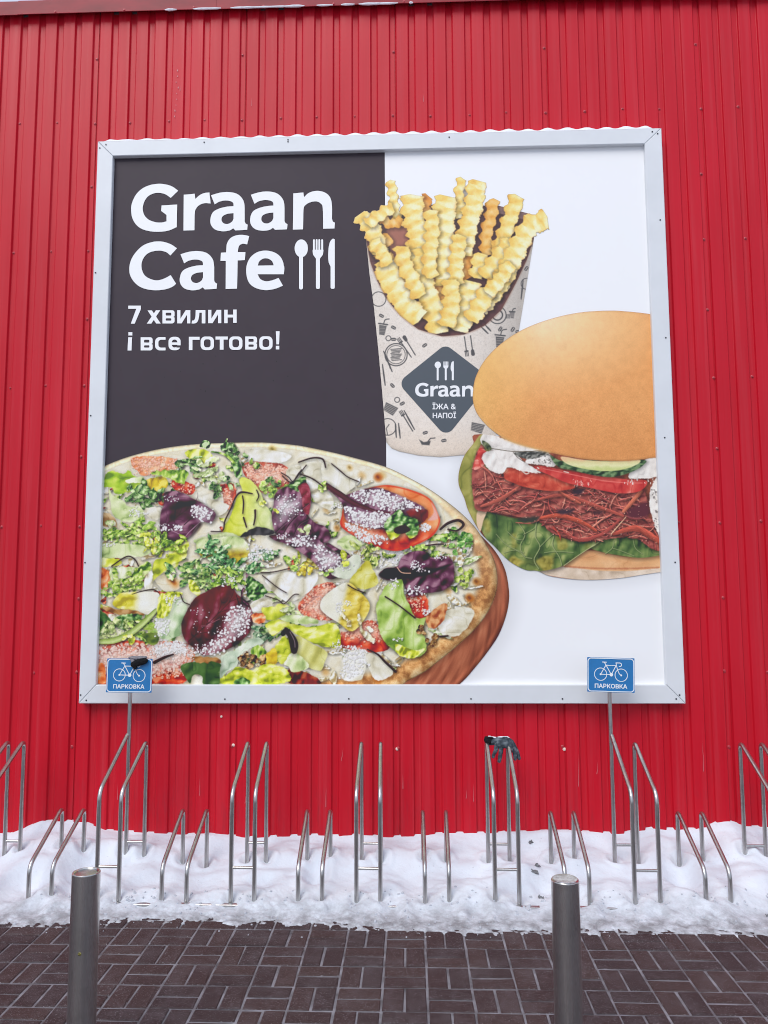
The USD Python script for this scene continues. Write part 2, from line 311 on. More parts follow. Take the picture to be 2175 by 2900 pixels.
# roof-edge flashing: lengths of folded sheet with laps between them
edges = [X_L - .08, -5.4, -4.2, -2.9, -1.42, -.454, 1.55, 3.5, 5.4, X_R + .08]
for k in range(len(edges) - 1):
    a, b = edges[k], edges[k + 1] + .012; e = .0025 * (k % 2)
    pr = [(.25, 6.232), (-.062 - e, 6.222), (-.066 - e, 6.217), (-.062 - e, 6.118), (-.070 - e, 6.108), (-.068 - e, 6.106), (-.058 - e, 6.116), (-.056 - e, 6.206), (.25, 6.218)]
    sh = trimesh.creation.extrude_polygon(Polygon([(-q[0], q[1]) for q in pr]), b - a, engine='earcut')
    v = sh.vertices.copy(); sh.vertices = np.stack([a + v[:, 2], -v[:, 0], v[:, 1] + e * .5], 1); sh.fix_normals()
    put('roof_flashing', sh, 'flashing_red', shop)
def screw_head(x, y, z, r=.0075):
    c = trimesh.creation.cone(r * 1.5, r * .7, sections=10); d = trimesh.creation.cylinder(r * .75, r * 1.1, sections=6); d.apply_translation((0, 0, r * .5))
    m = cat([c, d]); m.apply_transform(trimesh.transformations.rotation_matrix(math.pi / 2, (1, 0, 0))); m.apply_translation((x, y, z)); return m
sc = []; rs = np.random.default_rng(3)
for k in range(-50, 62, 1):
    x = XV0 + k * PITCH_R
    for z in (5.78, 5.28, 4.78, 4.285, 3.785, 3.285, 2.778, 2.28, 1.77, 1.265, .77):
        main = z in (5.28, 4.285, 3.285, 2.28, 1.265)
        if (main and k % 2 == 0) or (k % 8 == 0): sc.append(screw_head(x + rs.uniform(-.014, .01), -.0045 if k % 8 == 0 else -.001, z + rs.uniform(-.01, .01)))
for x in np.arange(X_L, X_R, .52): sc.append(screw_head(x + .11, -.064, 6.122 + rs.uniform(0, .006)))
tag(put('sheet_screws', cat(sc), 'screw_red', shop), None, None, None, 'stuff')
tag(put('worn_screws', cat([screw_head(-1.294, -.0175, .972, .009), screw_head(-1.213, -.004, .779), screw_head(1.02, -.004, .757, .008), screw_head(-.1, -.004, .757)]), 'screw_bare', shop), None, None, None, 'stuff')
# scratches through the coating
scr = []
for (x, z, l, dx) in [(-1.70, 4.95 + .55, .05, .0), (-.45, .68, .09, .012), (-1.99, .42, .11, .0), (-1.92, .44, .09, .003), (-1.36, .45, .12, -.002), (-1.21, .40, .08, .006), (-.62, .38, .13, .0), (.43, .42, .12, .002), (.32, .44, .06, .004), (1.02, .52, .22, .006), (.62, .55, .1, .0), (1.45, .5, .15, .004), (1.2, .6, .09, .01), (-.08, .5, .1, .0), (1.95, .62, .2, .0), (-1.1, 5.37, .07, .003), (.1, 5.37, .06, .0)]:
    x = XV0 + round((x - XV0 - PITCH_R / 2) / PITCH_R) * PITCH_R + PITCH_R / 2 + rs.uniform(-.03, .03)
    scr.append(trimesh.Trimesh([(x - .0012, -DEPTH - .006, z), (x + .0012, -DEPTH - .006, z), (x + dx + .0008, -DEPTH - .006, z + l)], [(0, 1, 2)], process=False))
sxx = XV0 + PITCH_R * 4.42
for k in range(9): scr.append(trimesh.Trimesh(np.array([(0, 0, 0), (.007, 0, -.003), (.003, 0, .012)]) * rs.uniform(.6, 1.4) + [sxx + rs.uniform(-.012, .012), -DEPTH - .006, 5.30 + k * .045], [(0, 1, 2)], process=False))
plain('scratch', (.58, .25, .27), .6)
tag(put('scratches', cat(scr), 'scratch', shop), None, None, None, 'stuff')
# ================================================================== the framed billboard
board = thing('billboard', 'large square framed billboard with pizza, burger and fries on the red wall', 'billboard')
FX0, FX1, FZ0, FZ1 = -2.252, 1.806, 1.069, 5.083          # outer edge of the frame
GX0, GX1, GZ0, GZ1 = -2.138, 1.685, 1.192, 4.969          # inner edge
YF, YB, YP = -.090, -.0245, -.052                         # frame face, frame back, printed face
def rail(quad, chamfer=.004):
    """mitred frame member: quad = outer a, outer b, inner b, inner a in (x, z)"""
    q = Polygon(quad); qi = q.buffer(-chamfer, join_style=2)
    def ring(p):
        c = np.array(p.exterior.coords)[:-1]
        return c
    o, i_ = ring(shapely.geometry.polygon.orient(q)), ring(shapely.geometry.polygon.orient(qi))
    i_ = np.array([i_[np.argmin(np.linalg.norm(i_ - p, axis=1))] for p in o])
    pts = [(x, YF, z) for x, z in i_] + [(x, YF + chamfer, z) for x, z in o] + [(x, YB, z) for x, z in o]
    return trimesh.convex.convex_hull(np.array(pts))
gap = .0012
def dots(pts, r=.0055):
    ms = []
    for x, z in pts:
        c = trimesh.creation.cylinder(r, .004, sections=8); c.apply_transform(trimesh.transformations.rotation_matrix(math.pi / 2, (1, 0, 0))); c.apply_translation((x, YF - .001, z)); ms.append(c)
    return cat(ms)
quads = {
 'top': [(FX0 + gap, FZ1), (FX1 - gap, FZ1), (GX1 - gap, GZ1), (GX0 + gap, GZ1)],
 'bottom': [(FX0 + gap, FZ0), (FX1 - gap, FZ0), (GX1 - gap, GZ0), (GX0 + gap, GZ0)],
 'left': [(FX0, FZ0 + gap), (FX0, FZ1 - gap), (GX0, GZ1 - gap), (GX0, GZ0 + gap)],
 'right': [(FX1, FZ0 + gap), (FX1, FZ1 - gap), (GX1, GZ1 - gap), (GX1, GZ0 + gap)]}
dotpts = {'top': [(-2.19, 5.055), (-1.47, 5.055), (-.86, 5.06), (-.86, 5.045), (.3, 5.05), (1.74, 5.055)],
          'bottom': [(-2.2, 1.09), (-1.255, 1.098), (-.42, 1.1), (.395, 1.1), (1.0, 1.1), (1.745, 1.10)],
          'left': [(-2.24, 1.125), (-2.24, 2.02), (-2.235, 3.05), (-2.235, 4.09), (-2.235, 5.03)],
          'right': [(1.768, 1.125), (1.775, 2.0), (1.74, 2.85), (1.775, 3.55), (1.77, 4.4), (1.777, 5.04)]}
for k in ('top', 'bottom', 'left', 'right'):
    rl = put('frame_rail', rail(quads[k]), 'frame_metal', board)
    tag(put('rail_screws', dots(dotpts[k]), 'dark_screw', rl), None, None, None, 'stuff')
put('back_panel', bx(GX0 - .05, GX1 + .05, -.040, YB - .001, GZ0 - .05, GZ1 + .05), 'frame_gap', board)
poster = xf('poster', board)
# ------------------------------------------------------------------ the printed sheet: drawn in drawing units, carried to metres on the sheet
DRAW = np.array([[2.649861017399e-03, -2.041812638941e-05, -3.048482466133e+00], [1.876454366871e-05, -2.548405286747e-03, 6.244723872627e+00], [1.666324848613e-05, 4.937229887395e-05, 1.0]])
UNDRAW = np.linalg.inv(DRAW)
def homog(M, p):
    q = np.c_[np.asarray(p, float), np.ones(len(p))] @ M.T
    return q[:, :2] / q[:, 2:]
def grid(ox, oy, f): return lambda *p: np.array([(ox + x / f, oy + y / f) for x, y in p], float)
gA, gB, gC, gD, gE = grid(280, 1220, 4.879), grid(600, 1220, 4.879), grid(270, 1560, 4.879), grid(600, 1560, 4.879), grid(920, 1300, 4.879)
gP, gQ, gM, gN, gF, gT, gS = grid(240, 1200, 2.5136), grid(800, 1250, 2.37), grid(1330, 1220, 3.072), grid(1260, 850, 2.37), grid(980, 450, 2.542), grid(280, 380, 2.0232), grid(350, 850, 3.6065)
def sd_poly(Q, P):
    """signed distance of the points to a closed polygon, negative inside"""
    A, B = P, np.roll(P, -1, 0); out = np.empty(len(Q))
    for s in range(0, len(Q), 20000):
        q = Q[s:s + 20000, None]; ab = (B - A)[None]; aq = q - A[None]
        t = np.clip((aq * ab).sum(-1) / np.maximum((ab * ab).sum(-1), 1e-9), 0, 1)
        d = np.sqrt(((aq - t[..., None] * ab) ** 2).sum(-1).min(1))
        y0, y1 = A[None, :, 1], B[None, :, 1]; c = (y0 > q[..., 1]) != (y1 > q[..., 1])
        xi = A[None, :, 0] + (q[..., 1] - y0) * (B - A)[None, :, 0] / np.where(y1 == y0, 1e-9, y1 - y0)
        ins = (c & (q[..., 0] < xi)).sum(1) % 2 == 1
        out[s:s + 20000] = np.where(ins, -d, d)
    return out
def sd_line(Q, P, R):
    """distance to a stroke of varying radius; also the length along it and the signed side"""
    R = np.broadcast_to(np.asarray(R, float), (len(P),)); A, B = P[:-1], P[1:]; L = np.linalg.norm(B - A, axis=1); acc = np.r_[0, np.cumsum(L)]
    best = np.full(len(Q), 1e9); al = np.zeros(len(Q)); side = np.zeros(len(Q))
    for k in range(len(A)):
        ab = B[k] - A[k]; aq = Q - A[k]; t = np.clip(aq @ ab / max(ab @ ab, 1e-9), 0, 1)
        r = R[k] + (R[k + 1] - R[k]) * t; d = np.linalg.norm(aq - t[:, None] * ab, axis=1) - r
        m = d < best; best[m] = d[m]; al[m] = acc[k] + t[m] * L[k]; side[m] = ((ab[0] * aq[m, 1] - ab[1] * aq[m, 0]) / max(L[k], 1e-9)) / r[m]
    return best, al, side
def nz(Q, f, octv=3, seed=0): return meshkit.fbm(np.c_[Q * f, np.full(len(Q), seed * 7.31)], octv, seed)
def sharp(v, k): return np.clip((v - .5) * k + .5, 0, 1)
def pal(cols, t):
    cols = np.asarray(cols, float); x = np.linspace(0, 1, len(cols)); return np.stack([np.interp(t, x, cols[:, c]) for c in range(3)], 1)
def sstep(a, b, v):
    t = np.clip((v - a) / (b - a), 0, 1); return t * t * (3 - 2 * t)
class Print:
    """a piece of print: a fine sheet whose vertices carry the ink"""
    def __init__(s, outline, h, paper):
        pl = shapely.union_all([Polygon(homog(DRAW, o)).buffer(0) for o in outline]).intersection(sbox(GX0 - .012, GZ0 - .012, GX1 + .012, GZ1 + .012))
        if pl.geom_type != 'Polygon': pl = max(pl.geoms, key=lambda g: g.area)
        b = pl.exterior; n = int(b.length / h); edge = np.array([b.interpolate(k / n, normalized=True).coords[0] for k in range(n)])
        x0, z0, x1, z1 = pl.bounds; gx_, gz_ = np.meshgrid(np.arange(x0, x1, h), np.arange(z0, z1, h * .866)); gx_[1::2] += h / 2
        g_ = np.c_[gx_.ravel(), gz_.ravel()]; inner = pl.buffer(-h * .55); shapely.prepare(inner); g_ = g_[shapely.contains_xy(inner, g_[:, 0], g_[:, 1])]
        s.P = np.vstack([edge, g_ + np.random.default_rng(1).normal(0, h * .02, g_.shape)])
        tri = Delaunay(s.P).simplices; c = s.P[tri].mean(1); shapely.prepare(pl); tri = tri[shapely.contains_xy(pl, c[:, 0], c[:, 1])]
        e1, e2 = s.P[tri[:, 1]] - s.P[tri[:, 0]], s.P[tri[:, 2]] - s.P[tri[:, 0]]
        flip = (e1[:, 0] * e2[:, 1] - e1[:, 1] * e2[:, 0]) < 0; tri[flip] = tri[flip][:, ::-1]
        s.T = tri; s.Q = homog(UNDRAW, s.P); s.C = np.zeros((len(s.Q), 3)); s.paper = paper
    def pick(s, P, pad):
        lo, hi = P.min(0) - pad, P.max(0) + pad; return np.nonzero((s.Q[:, 0] > lo[0]) & (s.Q[:, 0] < hi[0]) & (s.Q[:, 1] > lo[1]) & (s.Q[:, 1] < hi[1]))[0]
    def lay(s, i, a, col):
        a = np.clip(a, 0, 1); k = a > 0
        if not k.any(): return
        i, a = i[k], a[k]
        c = col(s.Q[i]) if callable(col) else np.asarray(col, float)[None]
        s.C[i] = s.C[i] * (1 - a[:, None]) + c * a[:, None]
    def poly(s, P, col, soft=2.6, rough=0., rf=.12, seed=0, alpha=1., shade=0., smooth=True, off=(2, 3)):
        P = smooth_poly(P, 5) if smooth else np.asarray(P, float)
        i = s.pick(P, rough + 12)
        if not len(i): return
        Q = s.Q[i]; d = sd_poly(Q, P)
        if rough: d = d + (nz(Q, rf, 3, seed + 50) - .5) * 2 * rough
        if shade:
            d2 = sd_poly(Q - np.array(off), P) + ((nz(Q - np.array(off), rf, 3, seed + 50) - .5) * 2 * rough if rough else 0)
            s.C[i] *= (1 - shade * (1 - sstep(-6, 12, d2)))[:, None]
        s.lay(i, (.5 - d / soft) * alpha, (lambda q, dd=d: col(q)) if callable(col) else col); return i, d
    def line(s, P, R, col, soft=1.4, rough=0., rf=.15, seed=0, alpha=1., shade=0., smooth=True):
        P = np.asarray(P, float); R = np.broadcast_to(np.asarray(R, float), (len(P),))
        if smooth and len(P) > 2:
            t = np.arange(len(P)); P2 = smooth_poly(P, 6, False); R = np.interp(np.linspace(0, len(P) - 1, len(P2)), t, R); P = P2
        i = s.pick(P, R.max() + rough + 10)
        if not len(i): return
        Q = s.Q[i]; d, al, sd = sd_line(Q, P, R)
        if rough: d = d + (nz(Q, rf, 3, seed + 50) - .5) * 2 * rough
        if shade: s.C[i] *= (1 - shade * (1 - sstep(-2, 6, sd_line(Q - np.array([2, 3]), P, R)[0])))[:, None]
        a = np.clip(.5 - d / soft, 0, 1) * alpha; k = a > 0
        if k.any():
            c = col(Q[k], al[k], sd[k]) if callable(col) else np.asarray(col, float)[None]
            s.C[i[k]] = s.C[i[k]] * (1 - a[k][:, None]) + c * a[k][:, None]
    def crumbs(s, P, n, r0, r1, cols, seed=0, gap=(.5, .5, .55), clump=1.0, edge=14, haze=None):
        """grated cheese: many little lumps with a dark side, thinning out towards the border of the patch"""
        P = smooth_poly(P, 5); rg = np.random.default_rng(seed + 900); lo, hi = P.min(0), P.max(0); n = int(n * 1.15); r0, r1 = r0 * .95, r1 * 1.2
        if haze is None: haze = .26 if n > 60 else 0
        if haze: s.poly(P, cols[-1], soft=14, rough=9, rf=.10, seed=seed + 5, alpha=haze, smooth=False)
        pts = rg.uniform(lo, hi, (n * 3, 2)); d = sd_poly(pts, P); keep = (-d / edge + rg.normal(0, .35, len(d)) + (nz(pts, .035, 2, seed + 3) - .5) * 3 * clump) > .25
        pts = pts[keep][:n]
        if len(pts) < 5: return
        r = rg.uniform(r0, r1, len(pts)); tone = rg.uniform(0, 1, len(pts)); T = cKDTree(pts); i = s.pick(P, 6); Q = s.Q[i]
        W = Q + np.stack([nz(Q, .35, 2, 8) - .5, nz(Q, .35, 2, 9) - .5], 1) * 3.2
        dd, jj = T.query(W + np.array([-1.2, -1.6]), k=3)                   # the small shade each lump throws
        s.C[i] *= 1 - .15 * np.clip(1.0 - (dd - r[jj]).min(1) / 1.2, 0, 1)[:, None] * np.asarray(gap) / .5
        dd, jj = T.query(W, k=4)
        for k in (3, 2, 1, 0):
            j = jj[:, k]; a = np.clip(.5 - (dd[:, k] - r[j]) / 2.0, 0, 1)
            q = W - pts[j]; lit = np.clip(.5 - (q[:, 0] * .4 + q[:, 1] * .9) / np.maximum(r[j], .5) * .24, 0, 1)
            c = pal(cols, np.clip(.55 * lit + .45 * tone[j], 0, 1))
            s.C[i] = s.C[i] * (1 - a[:, None]) + c * a[:, None]
    def albedo(s):
        w = lin(s.paper); return np.clip(lin(np.clip(s.C, 0, 255)) / w * .84 - .012, .006, .86)
    def emit(s, name, y, parent):
        V = np.stack([s.P[:, 0], np.full(len(s.P), y), s.P[:, 1]], 1)
        return put(name, trimesh.Trimesh(V, s.T, process=False), 'printed_film', parent, colors=s.albedo())
def crumple(cols, f=.06, k=2.2, seed=0, em=5.0, fine=.0):
    """leaf colouring: folds lit from above left"""
    def fn(Q, *_):
        n0 = nz(Q, f, 3, seed); g_ = np.c_[Q[:, 0] * (1 + .4 * math.cos(seed)), Q[:, 1] * (1 + .4 * math.sin(seed))]      # folds run one way on each leaf
        e0 = nz(g_, f * .8, 2, seed + 30); e1 = nz(g_ + np.array([4.0, 5.0]), f * .8, 2, seed + 30)
        rid = np.abs(e0 - .5); t = sharp(n0, k) * .55 + .22 + (e1 - e0) * em * .75 - .22 * np.exp(-(rid / .022) ** 2) + .06
        if fine: t = t + (nz(Q, .35, 2, seed + 1) - .5) * fine * .5
        return pal(cols, np.clip(t, 0, 1))
    return fn
YEL = [(132, 144, 50), (178, 192, 74), (206, 214, 94), (224, 230, 138), (240, 242, 196)]
GRN = [(74, 104, 54), (118, 154, 74), (160, 192, 94), (192, 214, 130), (224, 236, 186)]
DGR = [(36, 62, 44), (64, 100, 62), (100, 140, 84), (146, 182, 122), (206, 226, 186)]
PGR = [(140, 160, 112), (186, 204, 152), (212, 224, 184), (226, 234, 208), (240, 244, 232)]
WHT = [(172, 168, 150), (208, 206, 190), (224, 224, 214), (232, 234, 234), (244, 246, 250)]
PUR = [(46, 22, 36), (72, 40, 58), (96, 58, 82), (126, 86, 110), (168, 134, 152)]
MAR = [(42, 16, 26), (68, 26, 40), (94, 36, 52), (120, 56, 70), (160, 110, 122)]
RED = [(112, 34, 28), (158, 54, 42), (192, 74, 54), (212, 104, 76), (236, 160, 130)]
ORG = [(170, 84, 46), (204, 116, 70), (222, 144, 98), (232, 176, 134), (242, 214, 186)]
CHS = [(176, 160, 124), (206, 198, 168), (222, 218, 200), (230, 230, 222), (240, 242, 242)]
BRN = [(56, 36, 26), (92, 62, 42), (132, 96, 62), (170, 134, 92), (206, 178, 138)]
CRW = [(196, 196, 202), (220, 222, 228), (234, 237, 244), (246, 249, 254)]
CRP = [(176, 110, 96), (222, 170, 152), (240, 210, 198), (250, 238, 232)]
BAL = (58, 36, 38)

# ================================================================== pizza on its board
pz_top = gP((-40, 400), (145, 300), (330, 230), (560, 175), (800, 145), (1000, 137), (1250, 133), (1480, 150))
pz_rt = gQ((200, 45), (340, 75), (480, 110), (690, 170), (850, 245), (1000, 330), (1150, 440), (1250, 530), (1310, 600), (1370, 700), (1420, 800), (1440, 900), (1435, 1000), (1400, 1100), (1340, 1200), (1250, 1300), (1150, 1390), (1050, 1470), (960, 1540), (850, 1600), (760, 1650), (500, 1700))
pz_end = np.array([[700, 2010], [200, 2010]], float)
PIZZA = np.vstack([smooth_poly(np.vstack([pz_top, pz_rt]), 4, False), pz_end])
BOARD = np.vstack([smooth_poly(gQ((1250, 560), (1340, 640), (1430, 740), (1490, 850), (1515, 960), (1520, 1060), (1500, 1170), (1450, 1300), (1370, 1420), (1290, 1520), (1210, 1610), (1100, 1700)), 4, False), gQ((700, 1700), (800, 1000))])
sprig = [gP((820, 160), (840, 125), (870, 118), (893, 140), (880, 175)), gP((985, 150), (1000, 125), (1010, 105), (1022, 108), (1015, 130), (1045, 142), (1070, 165), (1000, 175))]
pz = Print([PIZZA, BOARD] + [smooth_poly(p, 4) for p in sprig], .0038, (228, 234, 246))
Q = pz.Q
# board: turned wood, grain running round the rim
pz.C[:] = pal([(112, 70, 56), (146, 94, 76), (170, 114, 92), (190, 140, 116)], np.clip(sharp(nz(np.c_[np.hypot(Q[:, 0] - 900, Q[:, 1] - 1700) * .9, np.arctan2(Q[:, 1] - 1700, Q[:, 0] - 900) * 60], .09, 4, 3), 1.8) * .8 + .1, 0, 1))
bd = sd_poly(Q, BOARD); pz.C *= (1 - .25 * sstep(-9, -2, bd))[:, None] * (1 + .14 * np.exp(-((bd + 13) / 5) ** 2))[:, None]
gr = np.nonzero(np.abs(sd_poly(Q, PIZZA)) < 60)[0]
pz.poly(PIZZA, (0, 0, 0), soft=34, alpha=.42, smooth=False)                                  # printed shade under the crust
i, d = pz.poly(PIZZA, lambda q: crumple(CHS[1:], .03, 1.7, 1, 2.4, .2)(q), smooth=False)
ang = np.degrees(np.arctan2(-(pz.Q[i][:, 1] - 1640), pz.Q[i][:, 0] - 760))
rt = sstep(34, -6, ang)                                                                      # the crust is broad and brown at lower right
wid = 17 + 50 * rt; rim = sstep(-1.0, -.62, d / wid) * (d < .8)
bake = np.clip(nz(pz.Q[i], .045, 3, 5) * 1.3 - .2 + .25 * np.sin(np.clip(-d / wid, 0, 1) * np.pi), 0, 1)
cr_hi = pal([(222, 214, 190), (232, 226, 208), (216, 206, 178), (228, 222, 204)], sharp(nz(pz.Q[i], .06, 3, 6), 2)); cr_lo = pal([(234, 218, 188), (216, 190, 150), (186, 148, 106), (142, 104, 72)], sharp(bake * .8 + nz(pz.Q[i], .4, 2, 7) * .25, 1.5))
crc = cr_hi * (1 - rt[:, None]) + cr_lo * rt[:, None]; crc = crc * (.78 + .36 * np.sin(np.clip(-d / wid, 0, 1) * np.pi))[:, None]
pz.C[i] = pz.C[i] * (1 - rim[:, None]) + crc * rim[:, None]
ed = sstep(-2.2, -.4, d) * (d < .8) * .25; pz.C[i] *= (1 - ed)[:, None]
inn = d < -wid * .8
# general litter of small leaf scraps and cheese so that nothing is bare
rg = np.random.default_rng(21)
for k in range(480):
    p = rg.uniform((280, 1275), (1340, 1930)); dd = sd_poly(p[None], PIZZA)[0]
    if dd > -46: continue
    far = np.clip((p[0] - 700) / 600, 0, 1)
    kind = rg.choice(7, p=[.12 * (1 - far) + .02 * far, .16 - .08 * far, .10, .10, .30 + .30 * far, .10, .12 - .10 * far + (.02 * far) if False else 1 - (.12 * (1 - far) + .02 * far + .16 - .08 * far + .10 + .10 + .30 + .30 * far + .10)]) if far < .4 else rg.choice([1, 4, 4, 4, 5, 3])
    colr = [YEL, GRN, DGR, PGR, CHS, WHT, RED][kind]; a = rg.uniform(0, 6.28); L = rg.uniform(10, 34) * (.8 + .4 * (p[1] > 1500)); w = rg.uniform(3, 11)
    dv = np.array([math.cos(a), math.sin(a) * .65]); pts = np.array([p - dv * L, p + dv[::-1] * rg.uniform(-6, 6), p + dv * L])
    pz.line(pts, [w * .4, w, w * .3], crumple(colr, .12, 2.4, k % 17, 5, .3), rough=rg.uniform(2, 6), rf=.14, seed=k, shade=.30)
for k in range(26):                                                                          # oven blisters
    p = rg.uniform((300, 1290), (1330, 1920))
    if sd_poly(p[None], PIZZA)[0] > -20: continue
    pz.line(np.array([p, p + 3]), rg.uniform(4, 10), pal([(196, 140, 70), (206, 170, 104)], np.array([rg.random()]))[0], soft=12, alpha=.55)
for p, r, c in [((gQ((640, 240))[0]), 11, (178, 104, 46)), (gQ((640, 1535))[0], 9, (196, 142, 70)), (gQ((1255, 1050))[0], 12, (176, 112, 52)), (gQ((450, 175))[0], 7, (206, 178, 120)), (gP((1335, 180))[0], 9, (196, 178, 110)), (gQ((365, 580))[0], 8, (204, 160, 100)), (gQ((640, 1590))[0], 12, (190, 120, 56)), (gQ((470, 1590))[0], 12, (180, 112, 60)), (gQ((1300, 940))[0], 10, (170, 116, 60))]:
    pz.line(np.array([p, p + 2]), r, c, soft=10, alpha=.85); pz.line(np.array([p - 1, p + 1]), r * .35, np.array(c) * .72, soft=5, alpha=.9)
def T(P, cols, f=.07, k=2.2, seed=0, em=5, rough=3.8, rf=.09, shade=.15, fine=.10, **kw): return pz.poly(P, crumple(cols, f, k, seed, em, fine), rough=rough, rf=rf, seed=seed, shade=shade, **kw)
def frizz(P, cols, n, seed, L=(20, 50), w=(3.0, 7.0), rough=4.2):
    """curly endive: many short curled strokes with frilly edges"""
    r = np.random.default_rng(seed); P = smooth_poly(P, 4); lo, hi = P.min(0), P.max(0); c = 0
    while c < n:
        p = r.uniform(lo, hi)
        if sd_poly(p[None], P)[0] > 0: c += .2; continue
        a = r.uniform(0, 6.28); l = r.uniform(*L) * .8; b = a + r.normal(0, .9); big = r.random() < .55
        if big: l *= 1.25
        q1 = p + l * .5 * np.array([math.cos(a), math.sin(a) * .75]); q2 = q1 + l * .5 * np.array([math.cos(b), math.sin(b) * .75]); tt = np.linspace(0, 1, 11)[:, None]
        pts = (1 - tt) ** 2 * p + 2 * tt * (1 - tt) * q1 + tt ** 2 * q2; pts = pts + r.normal(0, .7, pts.shape)
        ww = r.uniform(*w) * (1.25 if big else .8); rad = ww * (.45 + .75 * np.abs(np.sin(np.arange(11) * 1.9 + r.uniform(0, 3)))) * np.interp(tt[:, 0], [0, .25, .75, 1], [.5, 1, 1, .45])
        sh = r.uniform(-18, 30); cc = [tuple(np.clip(np.array(q) + sh, 8, 250)) for q in cols]; base = crumple(cc, .09, 1.7, int(seed + c) % 13, 3.5, .15)
        def leafc(Q, al, sd, base=base):
            k = base(Q); v = np.exp(-(sd / .16) ** 2)[:, None] * .35; return np.clip(k * (1 - v) + np.array([226, 232, 190]) * v + np.clip(-sd, 0, 1)[:, None] * 14 - np.clip(sd, 0, 1)[:, None] * 26, 0, 250)
        pz.line(pts, rad, leafc, rough=rough * .8, rf=.16, seed=int(seed * 3 + c), shade=.22, smooth=False); c += 1.25
def veins(P0, P1, side, n, col, r=1.0, alpha=.7):
    """midrib from P0 to P1 with side veins"""
    P0, P1 = np.asarray(P0, float), np.asarray(P1, float); u = P1 - P0; nrm = np.array([-u[1], u[0]]) / max(np.linalg.norm(u), 1e-6)
    pz.line(np.array([P0, P0 + u * .5 + nrm * 2, P1]), [r * 1.5, r * 1.2, r * .6], col, alpha=alpha)
    for k in range(n):
        t = (k + .6) / n
        for s_ in (-1, 1): q = P0 + u * t; e = q + u * .2 + nrm * s_ * side * (1 - .4 * t); pz.line(np.array([q, (q + e) / 2 + u * .05, e]), [r, r * .8, r * .3], col, alpha=alpha * .85)
# --- tomato and cheese lying on the base
for n_, P in enumerate([gA((470, 380), (700, 350), (950, 370), (1110, 420), (1090, 520), (900, 560), (620, 620), (540, 560), (460, 480))]):
    T(P, ORG, .05, 1.6, n_, 3, rough=4); pz.crumbs(P, 150, 1.4, 2.8, CRP, 1)
T(gA((800, 900), (920, 860), (960, 960), (860, 1030)), RED, seed=2); T(gA((1060, 640), (1160, 690), (1330, 760), (1290, 880), (1130, 850), (1000, 760)), RED, seed=3); pz.crumbs(gA((1060, 640), (1330, 760), (1290, 880), (1000, 760)), 40, 1.2, 2.4, CRP, 2)
P = gB((430, 470), (600, 430), (1010, 480), (1100, 700), (800, 850), (650, 830), (470, 640)); T(P, RED, .06, 2, 4); pz.crumbs(P, 330, 1.5, 3.0, CRP, 3, edge=8)
T(gB((100, 760), (300, 740), (330, 900), (260, 1020), (130, 950)), RED, seed=5); pz.crumbs(gB((180, 800), (340, 800), (260, 1050), (100, 1000)), 60, 1.2, 2.6, CRP, 4)
P = gC((10, 1290), (300, 1250), (720, 1240), (1330, 1290), (1370, 1480), (1240, 1690), (1200, 1800), (0, 1830)); T(P, RED, .05, 2, 6, rough=6); pz.crumbs(gC((20, 1330), (300, 1290), (800, 1270), (1340, 1260), (1370, 1450), (1220, 1660), (1000, 1700), (760, 1780), (0, 1640)), 760, 1.6, 3.4, [(170, 120, 116), (216, 190, 182), (236, 222, 220), (246, 243, 244)], 5, edge=8)
T(gC((0, 1600), (110, 1560), (150, 1800), (60, 1830), (-10, 1800)), ORG, .04, 1.5, 7); T(gC((820, 1730), (1000, 1700), (1240, 1690), (1210, 1830), (830, 1830)), RED, .05, 1.6, 8); pz.crumbs(gC((840, 1680), (1240, 1650), (1240, 1730), (850, 1760)), 40, 1.4, 2.8, CRP, 6)
P = gD((1200, 740), (1350, 560), (1500, 460), (1700, 470), (1780, 900), (1400, 950), (1220, 840)); T(P, RED, .06, 1.8, 9); pz.crumbs(P, 240, 1.6, 3.2, CRP, 7, edge=6)
T(gQ((370, 1290), (450, 1270), (600, 1200), (720, 1380), (560, 1415), (380, 1370)), RED, .05, 1.6, 10, rough=2); pz.crumbs(gQ((380, 1270), (600, 1190), (680, 1330), (450, 1340)), 90, 1.5, 2.8, CRP, 8, edge=6)
T(gQ((830, 1030), (960, 1030), (975, 1180), (900, 1195)), RED, .05, 1.6, 11); pz.crumbs(gQ((840, 1040), (950, 1040), (950, 1130), (880, 1140)), 40, 1.4, 2.6, CRP, 9)
T(gD((1040, 1690), (1100, 1630), (1320, 1680), (1500, 1800), (1460, 1840), (1100, 1830)), [(70, 34, 30), (120, 52, 40), (154, 74, 56), (176, 106, 84)], .05, 1.6, 12)
for n_, P in enumerate([gB((1020, 560), (1200, 470), (1220, 600), (1110, 720)), gB((1270, 430), (1659, 480), (1700, 760), (1500, 700), (1280, 600)), gA((1380, 940), (1500, 880), (1700, 850), (1720, 1150), (1560, 1090)), gB((-60, 960), (180, 1000), (240, 1050), (150, 1160), (20, 1150)), gE((-40, 60), (200, 150), (420, 330), (300, 480), (100, 560), (0, 480)), gD((770, 340), (1100, 290), (1460, 330), (1330, 580), (1020, 700), (760, 460)), gB((450, 280), (700, 260), (1000, 300), (1100, 360), (950, 440), (500, 400)), gQ((1040, 1180), (1200, 1110), (1290, 1150), (1200, 1290), (1080, 1300)), gQ((420, 1430), (560, 1400), (560, 1520), (520, 1600), (400, 1590)), gQ((560, 1420), (700, 1480), (740, 1560), (620, 1600))]):
    T(P, WHT, .035, 1.5, 20 + n_, 4, rough=3, shade=.15)
pz.crumbs(gQ((420, 1400), (580, 1390), (540, 1560), (380, 1580)), 130, 1.6, 3, CRW, 10)
